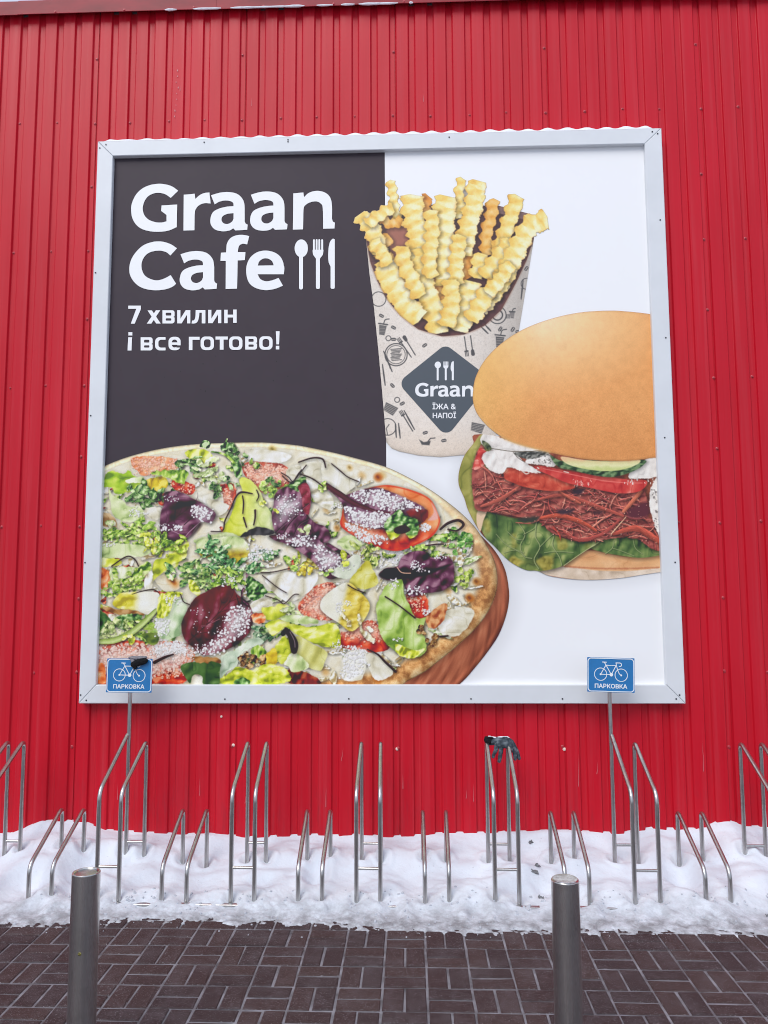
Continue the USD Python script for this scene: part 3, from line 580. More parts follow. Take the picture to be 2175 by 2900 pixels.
for s_, P, n_ in [(11, gE((200, 1300), (420, 1260), (360, 1480), (100, 1580), (60, 1480)), 40), (12, gE((820, 1290), (1100, 1230), (1150, 1320), (950, 1470), (840, 1400)), 70), (13, gQ((560, 560), (700, 720), (900, 690), (760, 760), (600, 740)), 40), (14, gC((820, 1250), (1160, 1230), (1330, 1300), (1240, 1440), (860, 1440)), 160), (15, gC((830, 960), (1000, 950), (1030, 1120), (860, 1150)), 70)]: pz.crumbs(P, n_, 1.4, 3, CRW, s_)
# --- leaves, back to front
T(gA((1180, 310), (1380, 250), (1560, 320), (1560, 480), (1400, 480), (1320, 430)), YEL, .05, 1.7, 31)
frizz(gA((1130, 420), (1330, 380), (1420, 520), (1250, 600), (1120, 560)), DGR, 22, 32)
frizz(gA((1330, 480), (1659, 420), (1700, 680), (1560, 720), (1420, 640)), PGR, 22, 33)
T(gA((90, 620), (180, 550), (330, 600), (420, 540), (480, 620), (620, 700), (640, 780), (420, 840), (240, 880), (170, 780), (40, 760)), [(110, 140, 40), (150, 184, 62), (176, 206, 84), (206, 222, 122)], .05, 1.7, 34)
T(gA((370, 690), (480, 650), (610, 640), (620, 710), (420, 725)), PGR, .06, 1.5, 35)
T(gA((640, 700), (760, 650), (900, 630), (960, 720), (900, 820), (740, 840), (660, 780)), [(150, 128, 30), (196, 176, 52), (216, 200, 78), (232, 222, 128)], .06, 1.8, 36, rough=5)
T(gA((700, 600), (860, 550), (1050, 550), (1240, 560), (1200, 690), (1180, 740), (1050, 700), (900, 640)), GRN, .07, 2, 37, rough=5)
frizz(gA((400, 820), (560, 800), (680, 840), (850, 880), (800, 1000), (600, 1020), (430, 980)), DGR, 44, 38)
T(gA((140, 810), (200, 900), (330, 960), (420, 1050), (560, 1040), (640, 1180), (430, 1270), (220, 1190), (170, 1050)), PGR, .03, 1.5, 39)
T(gA((640, 1080), (860, 1060), (870, 1200), (700, 1210)), WHT, .04, 1.5, 40); T(gA((40, 1130), (200, 1180), (260, 1330), (120, 1330), (20, 1280)), [(150, 120, 84), (196, 172, 136), (216, 204, 182)], .05, 1.6, 41)
frizz(gA((90, 1400), (330, 1320), (520, 1230), (600, 1300), (760, 1330), (800, 1500), (600, 1640), (420, 1580), (160, 1600)), GRN, 70, 42)
T(gA((20, 1570), (300, 1560), (640, 1600), (720, 1690), (500, 1750), (20, 1750)), PGR, .03, 1.4, 43); T(gA((20, 1760), (280, 1780), (300, 1840), (150, 1880), (20, 1870)), YEL, .04, 1.6, 44)
frizz(gA((620, 1400), (830, 1560), (960, 1740), (760, 1780), (690, 1620)), YEL, 24, 45)
T(gA((1000, 1560), (1100, 1590), (1240, 1530), (1200, 1700), (1080, 1860), (1000, 1930), (780, 1960), (760, 1830), (950, 1760)), YEL, .05, 1.8, 46, rough=6)
frizz(gB((160, 150), (280, 170), (400, 260), (440, 400), (380, 560), (300, 420), (200, 330)), DGR, 34, 47, L=(10, 22))
pz.line(gB((0, 290), (180, 330), (300, 440), (340, 560)), [2, 3, 4, 5], crumple(GRN, .1, 2, 48), shade=.3); T(gB((300, 480), (400, 470), (410, 620), (330, 640)), DGR, .08, 2, 49)
frizz(gB((-60, 700), (120, 680), (330, 640), (400, 720), (200, 780), (60, 900)), DGR, 22, 50, L=(10, 20)); frizz(gB((720, 700), (1010, 720), (1040, 840), (860, 900), (700, 870)), GRN, 24, 51, L=(8, 20))
T(gB((1060, 740), (1200, 660), (1300, 640), (1340, 720), (1200, 850), (1080, 840)), DGR, .08, 2, 52, rough=5); T(gB((1300, 640), (1500, 760), (1659, 900), (1659, 1100), (1400, 950)), WHT, .06, 2.0, 53, rough=3)
P = gB((360, 890), (420, 820), (380, 700), (430, 640), (560, 700), (680, 860), (720, 1000), (800, 1100), (870, 1260), (880, 1360), (700, 1390), (500, 1420), (380, 1460), (180, 1450), (170, 1330), (250, 1200))
def big_leaf(q, *_):
    c = crumple(YEL, .03, 1.3, 54, 3.5, .08)(q); e = crumple(PGR, .04, 1.4, 55, 3)(q); t = sstep(700, 790, q[:, 0] * .8 + q[:, 1] * .12) * .85
    return c * (1 - t[:, None]) + e * t[:, None]
pz.poly(P, big_leaf, rough=2, shade=.35)
T(gA((1330, 1500), (1659, 1420), (1730, 1400), (1900, 1440), (2000, 1480), (1980, 1560), (1600, 1520), (1380, 1560)), PGR, .03, 1.4, 56)
P = gB((-200, 1530), (0, 1480), (380, 1470), (520, 1620), (480, 1750), (380, 1830), (220, 1830), (0, 1780), (-180, 1700))
def two(q, *_):
    a = crumple(PGR, .04, 1.4, 57, 3)(q); b = crumple([(130, 104, 28), (170, 150, 48), (196, 180, 70), (214, 204, 110)], .05, 1.6, 58, 4)(q); t = sstep(1545, 1575, q[:, 1]); return a * (1 - t[:, None]) + b * t[:, None]
pz.poly(P, two, rough=3, shade=.35)
frizz(gB((-40, 1560), (180, 1540), (230, 1800), (500, 1850), (700, 1700), (840, 1560), (860, 1700), (620, 1900), (300, 1960), (-60, 1960)), [(24, 62, 42), (52, 104, 66), (92, 146, 96), (150, 190, 140), (214, 232, 206)], 80, 59); pz.crumbs(gB((500, 1640), (720, 1560), (840, 1600), (760, 1760), (560, 1800)), 60, 1.4, 3, CRW, 16)
frizz(gB((1180, 1830), (1400, 1790), (1430, 1960), (1140, 1960)), [(150, 128, 40), (204, 184, 70), (226, 214, 110), (240, 236, 170)], 20, 60, L=(8, 18)); frizz(gB((1020, 1720), (1180, 1780), (1160, 1900), (1040, 1860)), GRN, 10, 61, L=(8, 16))
T(gC((60, 240), (220, 300), (200, 470), (130, 560), (60, 480)), ORG, .06, 2, 62, rough=5); T(gC((230, 240), (550, 230), (520, 330), (260, 440), (210, 420)), PGR, .04, 1.6, 63)
T(gC((330, 560), (450, 420), (560, 250), (660, 180), (740, 140), (790, 240), (700, 330), (560, 440), (380, 580)), GRN, .07, 2, 64, rough=6); frizz(gC((240, 420), (480, 360), (640, 480), (420, 600), (180, 620)), GRN, 30, 65)
pz.poly(gC((820, 400), (900, 340), (1040, 320), (1200, 370), (1230, 470), (1100, 550), (950, 550)), crumple(CHS, .04, 1.3, 66, 3), rough=2, shade=.3); p = gC((1080, 430))[0]; pz.line(np.array([p - 6, p + 6]), 10, (206, 150, 84), soft=16, alpha=.8); pz.line(np.array([p - 2, p + 3]), 4, (160, 96, 44), soft=8, alpha=.9)
T(gC((830, 130), (1000, 100), (1230, 10), (1250, 90), (1060, 200), (900, 330), (800, 420), (760, 470), (800, 260)), YEL, .05, 1.8, 67, rough=3); T(gC((680, 400), (760, 280), (800, 330), (780, 520), (690, 540)), WHT, .06, 1.6, 68)
frizz(gC((950, 290), (1250, 260), (1330, 160), (1480, 200), (1659, 280), (1600, 480), (1420, 480), (1260, 400), (1100, 330)), [(40, 76, 50), (88, 128, 84), (140, 176, 110), (186, 208, 140), (226, 236, 200)], 60, 69)
T(gC((1290, 400), (1380, 440), (1460, 560), (1430, 640), (1330, 560), (1290, 480)), YEL, .07, 2, 70)
P = gC((240, 720), (330, 600), (440, 570), (700, 560), (880, 590), (895, 780), (830, 860), (690, 880), (560, 825), (330, 800))
def leafy(q, *_):
    a = crumple([(170, 160, 50), (210, 206, 90), (228, 226, 150), (238, 238, 204)], .05, 1.7, 71, 4)(q); b = crumple(WHT, .03, 1.0, 72, 2)(q) + np.array([6, 8, 10]); t = sstep(372, 400, q[:, 0]); return a * (1 - t[:, None]) + b * t[:, None]
pz.poly(P, leafy, rough=2, shade=.35); pz.line(gC((510, 600), (640, 560), (800, 535), (880, 580)), [.8, 1.6, 2, 1], (70, 60, 56))
T(gC((110, 770), (300, 800), (560, 830), (680, 880), (500, 910), (200, 850)), [(120, 84, 50), (170, 132, 86), (200, 170, 130)], .06, 1.8, 73)
T(gC((20, 830), (180, 900), (290, 1030), (120, 1170), (10, 1180)), DGR, .06, 2, 74); T(gC((180, 880), (320, 900), (340, 980), (260, 1010)), WHT, .06, 1.4, 75); T(gC((300, 900), (640, 880), (600, 960), (300, 1060)), DGR, .07, 2.2, 76); frizz(gC((150, 1020), (500, 960), (420, 1120), (120, 1180)), [(50, 60, 40), (90, 110, 64), (150, 170, 110), (214, 222, 180)], 20, 77)
pz.crumbs(gC((60, 1170), (400, 1090), (460, 1180), (200, 1240), (30, 1240)), 60, 1.6, 3, [(150, 160, 110), (200, 212, 160), (232, 238, 210)], 17)
frizz(gC((560, 1080), (860, 900), (860, 1180), (680, 1230)), GRN, 26, 78); T(gC((640, 1150), (860, 1140), (860, 1270), (760, 1290)), [(60, 80, 40), (100, 120, 60), (140, 158, 90)], .06, 2, 79)
pz.line(gC((10, 1255), (250, 1240), (480, 1140), (700, 960), (840, 820)), [6.5, 8.5, 9, 8, 5], lambda q, al, sd: pal([(120, 140, 76), (172, 192, 124), (206, 220, 168), (160, 180, 112)], np.clip(.5 + sd * .45 + (nz(q, .1, 2, 5) - .5) * .3, 0, 1)), shade=.45)
T(gC((870, 900), (1050, 690), (1260, 700), (1210, 1100), (1060, 1210), (880, 1190)), [(150, 176, 140), (192, 212, 180), (212, 226, 202), (228, 236, 224)], .05, 1.5, 80); pz.crumbs(gC((830, 960), (1010, 950), (1030, 1130), (850, 1170)), 70, 1.6, 3, CRW, 18); T(gC((900, 600), (1200, 580), (1080, 700), (1000, 900), (860, 900)), YEL, .08, 2, 81, rough=6)
# --- purple leaves
P = gA((900, 870), (1000, 845), (1130, 850), (1290, 930), (1420, 1000), (1610, 1140), (1550, 1270), (1400, 1260), (1290, 1420), (1180, 1500), (1000, 1545), (890, 1500), (845, 1330), (860, 1140), (900, 1000))
T(P, PUR, .035, 1.6, 90, 6, rough=2, shade=.5); veins(gA((850, 1340))[0], gA((1360, 980))[0], 32, 5, (60, 32, 50), 1.0, .6); pz.line(gA((1000, 1380), (1100, 1420), (1180, 1470), (1250, 1400), (1400, 1260)), 1.1, (176, 146, 166)); pz.line(gA((1180, 1300), (1300, 1180), (1330, 1060)), 1.2, (58, 30, 46)); pz.poly(gA((890, 1470), (1200, 1500), (1290, 1430), (1380, 1270), (1430, 1300), (1330, 1420), (1180, 1520), (960, 1580)), (44, 28, 38), soft=8, alpha=.6)
pz.crumbs(gA((1290, 1050), (1480, 1040), (1600, 1140), (1540, 1270), (1420, 1250), (1300, 1180)), 75, 1.3, 3.0, CRW, 20, clump=.6); pz.crumbs(gA((840, 1290), (1100, 1320), (1140, 1370), (900, 1400)), 50, 1.2, 2.6, CRW, 21); pz.crumbs(gA((930, 870), (1250, 950), (1250, 1000), (950, 980)), 18, 1, 1.9, CRW, 22)
T(gA((930, 850), (1060, 830), (1110, 880), (980, 900)), PUR, .06, 1.6, 91)
frizz(gA((1020, 1540), (1250, 1500), (1230, 1650), (1060, 1660)), [(100, 130, 40), (150, 184, 64), (186, 210, 92), (216, 228, 150)], 14, 92); frizz(gA((780, 1440), (1000, 1540), (920, 1640), (800, 1560)), GRN, 12, 93)
P = gB((870, 890), (950, 805), (1060, 780), (1200, 850), (1240, 740), (1310, 725), (1365, 850), (1370, 1000), (1330, 1150), (1420, 1270), (1580, 1340), (1645, 1480), (1500, 1570), (1400, 1480), (1100, 1450), (900, 1430), (830, 1200), (860, 1000))
T(P, PUR, .04, 1.7, 94, 6, rough=2, shade=.5); T(gB((1190, 770), (1310, 725), (1365, 880), (1340, 1150), (1260, 1090), (1240, 900)), [(78, 30, 46), (122, 48, 66), (154, 76, 92), (180, 116, 128)], .04, 1.6, 95, rough=1, shade=0.)
for L_ in (gB((880, 1410), (1000, 1290), (1150, 1160), (1340, 1000)), gB((990, 1420), (1080, 1280), (1200, 1160)), gB((1140, 1430), (1200, 1300), (1330, 1220))): pz.line(L_, [1.2, 1.6, 1.0][:len(L_)] + [1.0] * (len(L_) - 3), (48, 24, 38), alpha=.8); pz.line(L_ + np.array([2, 1.5]), .8, (150, 112, 134), alpha=.6)
pz.crumbs(gB((880, 900), (1200, 900), (1240, 1100), (900, 1340), (850, 1150)), 70, 1.1, 2.5, CRW, 23, clump=.8)
P = gB((800, 1450), (1050, 1435), (1400, 1460), (1560, 1580), (1700, 1680), (1860, 1780), (1930, 1900), (1780, 2010), (1640, 2050), (1560, 2000), (1420, 1830), (1200, 1660), (1050, 1570), (900, 1520))
T(P, PUR, .045, 1.7, 96, 6, rough=2, shade=.5); pz.line(gB((820, 1460), (1060, 1500), (1300, 1600), (1700, 1800)), [2.4, 2, 1.6, 1], (110, 66, 78), alpha=.8)
pz.crumbs(gB((980, 1480), (1300, 1450), (1560, 1600), (1400, 1650), (1100, 1560)), 90, 1.2, 2.8, CRW, 24); pz.crumbs(gQ((210, 720), (330, 720), (430, 810), (360, 880), (240, 860)), 90, 1.4, 3.0, CRW, 25)
pz.line(gQ((300, 690), (380, 740), (440, 770), (430, 820)), [5, 6, 6, 3], crumple(PUR, .08, 2, 97), shade=.4)
T(gB((400, 1460), (560, 1350), (720, 1335), (880, 1400), (800, 1440), (600, 1440)), [(34, 36, 40), (60, 58, 62), (92, 92, 96)], .06, 1.8, 98)
P = gP((690, 1430), (730, 1330), (790, 1240), (870, 1195), (920, 1165), (985, 1148), (1050, 1158), (1085, 1215), (1160, 1270), (1195, 1340), (1190, 1450), (1120, 1540), (1030, 1600), (900, 1640), (840, 1645), (770, 1590), (710, 1530))
def maroon(q, *_):
    c = crumple(MAR, .035, 1.5, 99, 5, .1)(q); t = sstep(1720, 1665, q[:, 1]) * .5; return c * (1 - t[:, None]) + np.array([128, 44, 56]) * t[:, None]
pz.poly(P, maroon, rough=1.5, shade=.5); veins(gP((740, 1550))[0], gP((1060, 1240))[0], 34, 4, (56, 20, 32), 1.2, .6); pz.line(gP((1080, 1220), (1110, 1330), (1130, 1450)), [1, 1.6, 1], (44, 18, 28))
for a_ in (gP((900, 1440), (830, 1440)), gP((960, 1390), (880, 1430))): pz.line(a_, .8, (190, 150, 160), alpha=.7)
pz.crumbs(gP((1010, 1350), (1130, 1280), (1190, 1350), (1150, 1480), (1050, 1560), (960, 1640), (820, 1640), (870, 1560), (980, 1470)), 210, 1.5, 3.2, CRW, 26, edge=6); pz.crumbs(gP((780, 1310), (1000, 1400), (900, 1500), (720, 1480)), 26, .9, 1.8, CRW, 27)
pz.line(gD((480, 320), (490, 440), (420, 560), (430, 680), (520, 760)), [2.2, 2.6, 2.4, 2, 1.5], crumple(PUR, .1, 2, 100), shade=.4); pz.crumbs(gD((450, 330), (530, 340), (500, 600), (400, 600)), 16, 1.2, 2.2, CRW, 28)
# --- lower right group
T(gD((500, 360), (640, 430), (760, 560), (600, 690), (480, 610)), DGR, .07, 2, 101, rough=5); frizz(gD((20, 300), (440, 300), (400, 420), (100, 400)), GRN, 18, 102); T(gD((0, 440), (220, 380), (330, 420), (370, 560), (240, 440), (30, 500)), GRN, .07, 2, 103)
T(gD((540, 720), (760, 660), (840, 760), (640, 840), (560, 830)), WHT, .05, 1.6, 104); T(gD((690, 800), (860, 760), (1000, 740), (1110, 800), (960, 920), (760, 950)), YEL, .04, 1.4, 105, rough=5); frizz(gD((1000, 740), (1180, 800), (1140, 920), (980, 920)), PGR, 12, 106)
frizz(gD((580, 1040), (800, 1060), (880, 1180), (700, 1270), (590, 1180)), [(40, 72, 52), (84, 124, 98), (140, 170, 140), (200, 216, 196)], 26, 107); T(gD((560, 880), (700, 860), (760, 950), (700, 1000), (580, 1000)), ORG, .07, 2, 108, rough=5)
T(gD((730, 1010), (900, 960), (1060, 960), (1110, 1000), (1400, 1050), (1659, 990), (1760, 1080), (1760, 1330), (1500, 1310), (1180, 1170), (1020, 1060), (860, 1180), (780, 1120)), YEL, .045, 1.6, 109, rough=4); T(gD((950, 920), (1150, 880), (1400, 930), (1460, 1000), (1200, 1010), (1020, 970)), PGR, .05, 1.5, 110)
T(gD((110, 1480), (300, 1380), (600, 1200), (720, 1270), (450, 1400), (330, 1600), (180, 1700), (50, 1800)), [(150, 170, 150), (196, 212, 196), (218, 230, 218), (234, 240, 236)], .045, 1.5, 111, rough=5); T(gD((540, 1380), (640, 1300), (760, 1400), (700, 1500), (580, 1480)), GRN, .06, 1.6, 112); frizz(gD((400, 1420), (700, 1480), (680, 1600), (450, 1620)), BRN, 20, 113, L=(8, 20))
T(gD((870, 1340), (940, 1240), (1010, 1170), (1110, 1400), (980, 1560), (900, 1500)), YEL, .04, 1.5, 114, rough=2); T(gD((750, 1440), (850, 1350), (910, 1420), (890, 1540), (770, 1600)), [(170, 140, 40), (210, 190, 70), (226, 214, 100)], .05, 1.4, 115)
T(gD((130, 1760), (250, 1690), (350, 1600), (560, 1640), (760, 1560), (1040, 1640), (1000, 1830), (140, 1840)), YEL, .06, 1.9, 116, rough=6); T(gD((320, 1790), (430, 1740), (520, 1790), (500, 1840), (330, 1840)), DGR, .08, 2, 117)
T(gD((1170, 1180), (1400, 1290), (1595, 1400), (1560, 1540), (1510, 1650), (1400, 1640), (1320, 1590), (1180, 1420)), [(160, 160, 96), (200, 200, 132), (220, 222, 168), (234, 236, 206)], .03, 1.2, 118, rough=1); T(gD((1000, 1560), (1080, 1420), (1200, 1430), (1340, 1570), (1300, 1640), (1120, 1680), (1060, 1600)), PGR, .04, 1.4, 119)
pz.poly(gD((1005, 1060), (1060, 1080), (1150, 1180), (1195, 1290), (1170, 1410), (1100, 1400), (1060, 1210), (1020, 1140)), (58, 44, 48), shade=.3); pz.line(gD((1080, 1120), (1140, 1240), (1150, 1330)), 1.2, (130, 120, 128)); pz.poly(gD((950, 1140), (1000, 1080), (1020, 1150), (980, 1180)), (50, 52, 40))
P = gC((1180, 1600), (1280, 1545), (1500, 1530), (1700, 1560), (1720, 1700), (1700, 1850), (1500, 1840), (1480, 1740), (1400, 1700), (1340, 1740), (1310, 1830), (1230, 1720)); T(P, [(40, 62, 36), (66, 94, 56), (90, 122, 74), (128, 156, 104)], .03, 1.4, 120, rough=1); T(gC((1350, 1460), (1700, 1480), (1720, 1560), (1500, 1550), (1370, 1520)), [(120, 84, 50), (166, 126, 82), (190, 154, 108)], .05, 1.4, 121)
T(gD((120, 1560), (-40, 1540), (-60, 1800), (20, 1760), (110, 1640)), [(40, 62, 36), (66, 94, 56), (90, 122, 74)], .03, 1.4, 122)
# --- the big tomato slice with its purple leaf
P = gE((225, 930), (235, 780), (270, 640), (420, 470), (700, 380), (900, 362), (1200, 430), (1450, 550), (1560, 750), (1592, 880), (1500, 1050), (1300, 1170), (1000, 1270), (700, 1210), (450, 1090))
def slice_(q, *_):
    a = crumple(ORG, .03, 1.2, 123, 3)(q); b = crumple(RED, .04, 1.4, 124, 4)(q); t = sstep(1478, 1525, q[:, 1] + (1180 - q[:, 0]) * .12); return a * (1 - t[:, None]) + b * t[:, None]
i, d = pz.poly(P, slice_, shade=.4); w = np.exp(-((d + 2.5) / 2.2) ** 2) * .7; pz.C[i] = pz.C[i] * (1 - w[:, None]) + np.array([196, 62, 48]) * w[:, None]
pz.poly(gE((1470, 600), (1545, 720), (1560, 830), (1420, 850), (1500, 740)), (228, 186, 180), soft=4, alpha=.8); pz.poly(gE((300, 830), (600, 960), (900, 1010), (1300, 930), (1250, 1050), (1000, 1130), (600, 1090), (330, 960)), (222, 166, 142), soft=10, alpha=.5)
P = gE((0, 330), (100, 370), (250, 500), (450, 440), (700, 395), (900, 450), (1150, 560), (1385, 690), (1300, 880), (1000, 960), (700, 970), (500, 900), (300, 850), (245, 640), (130, 490), (0, 400))
T(P, PUR, .035, 1.5, 125, 5, rough=1.5, shade=.4); pz.line(gE((0, 350), (200, 480), (420, 620), (700, 720), (900, 740)), [6, 8, 7, 4, 2], lambda q, al, sd: pal([(66, 34, 46), (104, 60, 72), (76, 42, 54)], np.clip(.5 + sd * .5, 0, 1)))
T(gE((1130, 720), (1380, 690), (1430, 780), (1320, 900), (1240, 850)), [(70, 24, 30), (120, 44, 48), (150, 60, 60)], .04, 1.5, 126)
for s_, P_, n_ in [(30, gE((360, 500), (560, 420), (850, 450), (1380, 690), (1080, 720), (820, 700), (500, 600)), 260), (31, gE((280, 660), (500, 700), (880, 770), (860, 930), (660, 980), (330, 840)), 230), (32, gE((280, 880), (600, 1000), (850, 1080), (840, 1170), (620, 1160), (420, 1060)), 130), (33, gE((1330, 900), (1500, 860), (1450, 990), (1320, 1010)), 40)]: pz.crumbs(P_, n_, 1.4, 3.0, CRW, s_, edge=7)
P = gE((870, 830), (1020, 705), (1120, 780), (1280, 840), (1290, 1020), (1180, 1100), (1090, 1000), (1000, 1080), (900, 1110), (820, 930))
def ygreen(q, *_):
    a = crumple(DGR, .07, 2, 127, 5)(q); b = crumple(YEL, .06, 1.6, 128, 4)(q); t = np.clip(sstep(1500, 1512, q[:, 1]) * sstep(1140, 1120, q[:, 0]) + sstep(1512, 1522, q[:, 1]), 0, 1); return a * (1 - t[:, None]) + b * t[:, None]
pz.poly(P, ygreen, rough=3, shade=.45); pz.poly(gE((960, 960), (1100, 910), (1180, 980), (1080, 1030), (970, 1020)), (62, 44, 36), rough=2)
T(gE((180, 1140), (350, 1050), (520, 1170), (430, 1260), (260, 1240)), PGR, .05, 1.5, 129, rough=5); frizz(gE((430, 1240), (760, 1220), (830, 1380), (640, 1500), (560, 1360)), [(70, 96, 50), (130, 150, 74), (182, 196, 120), (226, 232, 190)], 22, 130)
T(gE((90, 1570), (360, 1350), (480, 1330), (480, 1500), (360, 1640), (200, 1640)), [(186, 196, 180), (214, 222, 210), (226, 232, 224)], .04, 1.5, 131); T(gE((480, 1500), (600, 1400), (660, 1520), (740, 1700), (560, 1800), (400, 1760), (340, 1700)), [(150, 140, 50), (190, 186, 84), (214, 212, 130), (226, 228, 180)], .035, 1.4, 132)
frizz(gE((1160, 1240), (1480, 1200), (1560, 1340), (1440, 1400), (1280, 1310)), GRN, 22, 133, L=(8, 18)); frizz(gQ((1090, 640), (1200, 600), (1280, 680), (1230, 770), (1110, 740)), [(60, 110, 56), (104, 156, 80), (150, 192, 116), (210, 230, 186)], 26, 134, L=(10, 20))
frizz(gQ((1150, 880), (1240, 850), (1290, 910), (1250, 970), (1160, 970)), [(110, 140, 50), (166, 190, 90), (204, 218, 140), (230, 236, 196)], 16, 135, L=(8, 16))
P = gQ((648, 890), (700, 850), (770, 840), (800, 780), (870, 740), (960, 740), (1000, 780), (1080, 770), (1140, 800), (1150, 930), (1080, 1000), (950, 1020), (850, 1040), (800, 940), (700, 930)); T(P, PUR, .05, 1.8, 136, 6, rough=2, shade=.5)
pz.poly(gQ((648, 890), (760, 850), (880, 880), (1140, 820), (1000, 890), (860, 920), (700, 930)), (44, 26, 36), soft=5, alpha=.75); pz.line(gQ((770, 845), (800, 880), (860, 885)), 1.2, (220, 190, 170)); pz.crumbs(gQ((850, 820), (980, 800), (960, 870), (870, 880)), 36, 1.1, 2.4, CRW, 34); pz.crumbs(gQ((820, 980), (1000, 970), (940, 1020), (830, 1030)), 40, 1.1, 2.6, CRW, 35)
P = gQ((630, 1110), (660, 1030), (700, 970), (800, 925), (815, 1020), (850, 1100), (900, 1185), (990, 1180), (945, 1230), (965, 1400), (880, 1450), (780, 1420), (680, 1340), (640, 1210)); T(P, [(110, 140, 70), (156, 184, 100), (190, 212, 144), (218, 230, 190)], .04, 1.6, 137, 6, rough=3, shade=.45); T(gQ((760, 1360), (880, 1400), (960, 1390), (880, 1455), (780, 1430)), YEL, .06, 1.7, 138, rough=4)
P = gQ((252, 1110), (290, 1030), (430, 945), (520, 1010), (585, 1090), (560, 1180), (470, 1275), (380, 1220), (300, 1170))
def egg(q, *_):
    a = crumple(WHT, .02, 1.0, 139, 3)(q) + np.array([6, 8, 10]); b = crumple([(170, 150, 70), (206, 188, 90), (226, 214, 130), (236, 230, 180)], .05, 1.5, 140, 4)(q); t = sstep(962, 980, q[:, 0] + (q[:, 1] - 1720) * .25); return a * (1 - t[:, None]) + b * t[:, None]
pz.poly(P, egg, shade=.4); frizz(gQ((900, 1250), (1010, 1260), (1040, 1350), (960, 1390)), BRN, 12, 141, L=(6, 14)); frizz(gQ((440, 1190), (580, 1230), (560, 1290), (460, 1280)), CHS, 8, 142)
T(gQ((1000, 1140), (1100, 1090), (1080, 1200), (1010, 1260), (960, 1210)), [(150, 84, 60), (196, 140, 100), (220, 180, 140)], .08, 2, 143)
for k in range(18):
    p = rg.uniform((300, 1300), (1290, 1900))
    if sd_poly(p[None], PIZZA)[0] > -50: continue
    R_2 = rg.uniform(14, 34); th = np.linspace(0, 6.28, 8)[:-1]; pz.crumbs(p + np.c_[np.cos(th), np.sin(th) * .6] * (R_2 * rg.uniform(.6, 1.3, 7))[:, None], int(R_2 * 1.1), 1.0, 2.3, CRW, 200 + k)
for k in range(12):
    p = rg.uniform((285, 1300), (1010 if k < 9 else 1310, 1910))
    if sd_poly(p[None], PIZZA)[0] > -45: continue
    w0 = np.array([rg.uniform(8, 20), rg.uniform(6, 14)]); frizz(np.array([p + w0 * q for q in ((-1, -1), (1, -1), (1, 1), (-1, 1))]), [GRN, YEL, DGR, PGR, GRN][k % 5], 3, 300 + k, L=(8, 26))
# balsamic drizzle and charred shreds
for L_, r in [(gQ((690, 1042), (780, 1100), (890, 1185)), [2.2, 1.8, 2.4]), (gQ((570, 1395), (640, 1430), (690, 1480), (760, 1545)), [1.5, 2.6, 3.4, 3.6]), (gQ((110, 140), (200, 112), (270, 120), (290, 175)), [2, 2.4, 2.6, 2]), (gQ((0, 232), (60, 275), (120, 210), (160, 160)), 1.5), (gQ((120, 220), (200, 250), (270, 300)), 1.8), (gQ((330, 150), (390, 200), (440, 240), (510, 270)), [1.2, 1.8, 1.4, 1.6]), (gB((-10, 1390), (150, 1380), (180, 1250), (260, 1080), (330, 920), (410, 850), (560, 870)), [1.2, 1.6, 2.2, 1.8, 2.2, 3, 1.6]), (gB((425, 900), (440, 1000), (430, 1140)), [1.6, 2.2, 1.8]), (gB((600, 1100), (600, 1200), (580, 1300)), [3, 2.4, 2]), (gB((440, 1200), (480, 1330)), [2.4, 2]), (gB((620, 820), (650, 900), (620, 970)), [1.5, 2, 1.2]), (gC((230, 210), (430, 80), (540, 110), (600, 210)), 1.8), (gB((960, 580), (1060, 640), (1120, 700), (1190, 600), (1240, 540)), 1.4), (gE((320, 1740), (420, 1800), (560, 1850)), 1.6), (gD((740, 620), (920, 680), (1000, 730), (1130, 610), (1200, 600)), 1.3), (gD((680, 300), (860, 290), (1080, 240)), 1.4), (gD((700, 340), (900, 500), (1030, 580)), 1.3), (gQ((1060, 590), (1110, 550), (1180, 530), (1215, 560), (1170, 600), (1110, 590)), [3, 4, 4, 4, 2.5, 2]), (gQ((960, 700), (1040, 690), (1080, 690)), [1.4, 2.2, 1.8]), (gQ((1060, 1310), (1110, 1305)), [3, 2.4]), (gC((820, 1540), (960, 1470), (1080, 1430)), [5, 4, 2]), (gC((1180, 600), (1220, 700), (1300, 740)), 1.4)]:
    pz.line(L_, r, lambda q, al, sd: pal([(46, 28, 30), (66, 42, 44), (112, 88, 90)], np.clip(.45 - sd * .35, 0, 1)), shade=.2)
pz.line(gC((800, 1500), (900, 1470), (1000, 1420)), 1.2, (190, 186, 190), alpha=.8)
for P in sprig: pz.poly(P, crumple(DGR, .1, 2, 150, 5), rough=1)
pz.line(gP((826, 160), (842, 128), (868, 120), (890, 142), (872, 172)), 3.2, crumple(DGR, .12, 2, 151)); pz.line(gP((850, 150), (870, 145)), 5, (206, 222, 190))
# fine grain of the photograph that was printed
pz.C *= (1 + (np.random.default_rng(2).normal(0, 1, len(pz.C)) * .014))[:, None]; pz.C = np.clip(128 + (pz.C - 128) * 1.08 - 14, 0, 255); g_ = pz.C.mean(1, keepdims=True); pz.C = np.clip(g_ + (pz.C - g_) * 1.16, 0, 255)
pz.emit('pizza_picture', YP - .0035, poster)
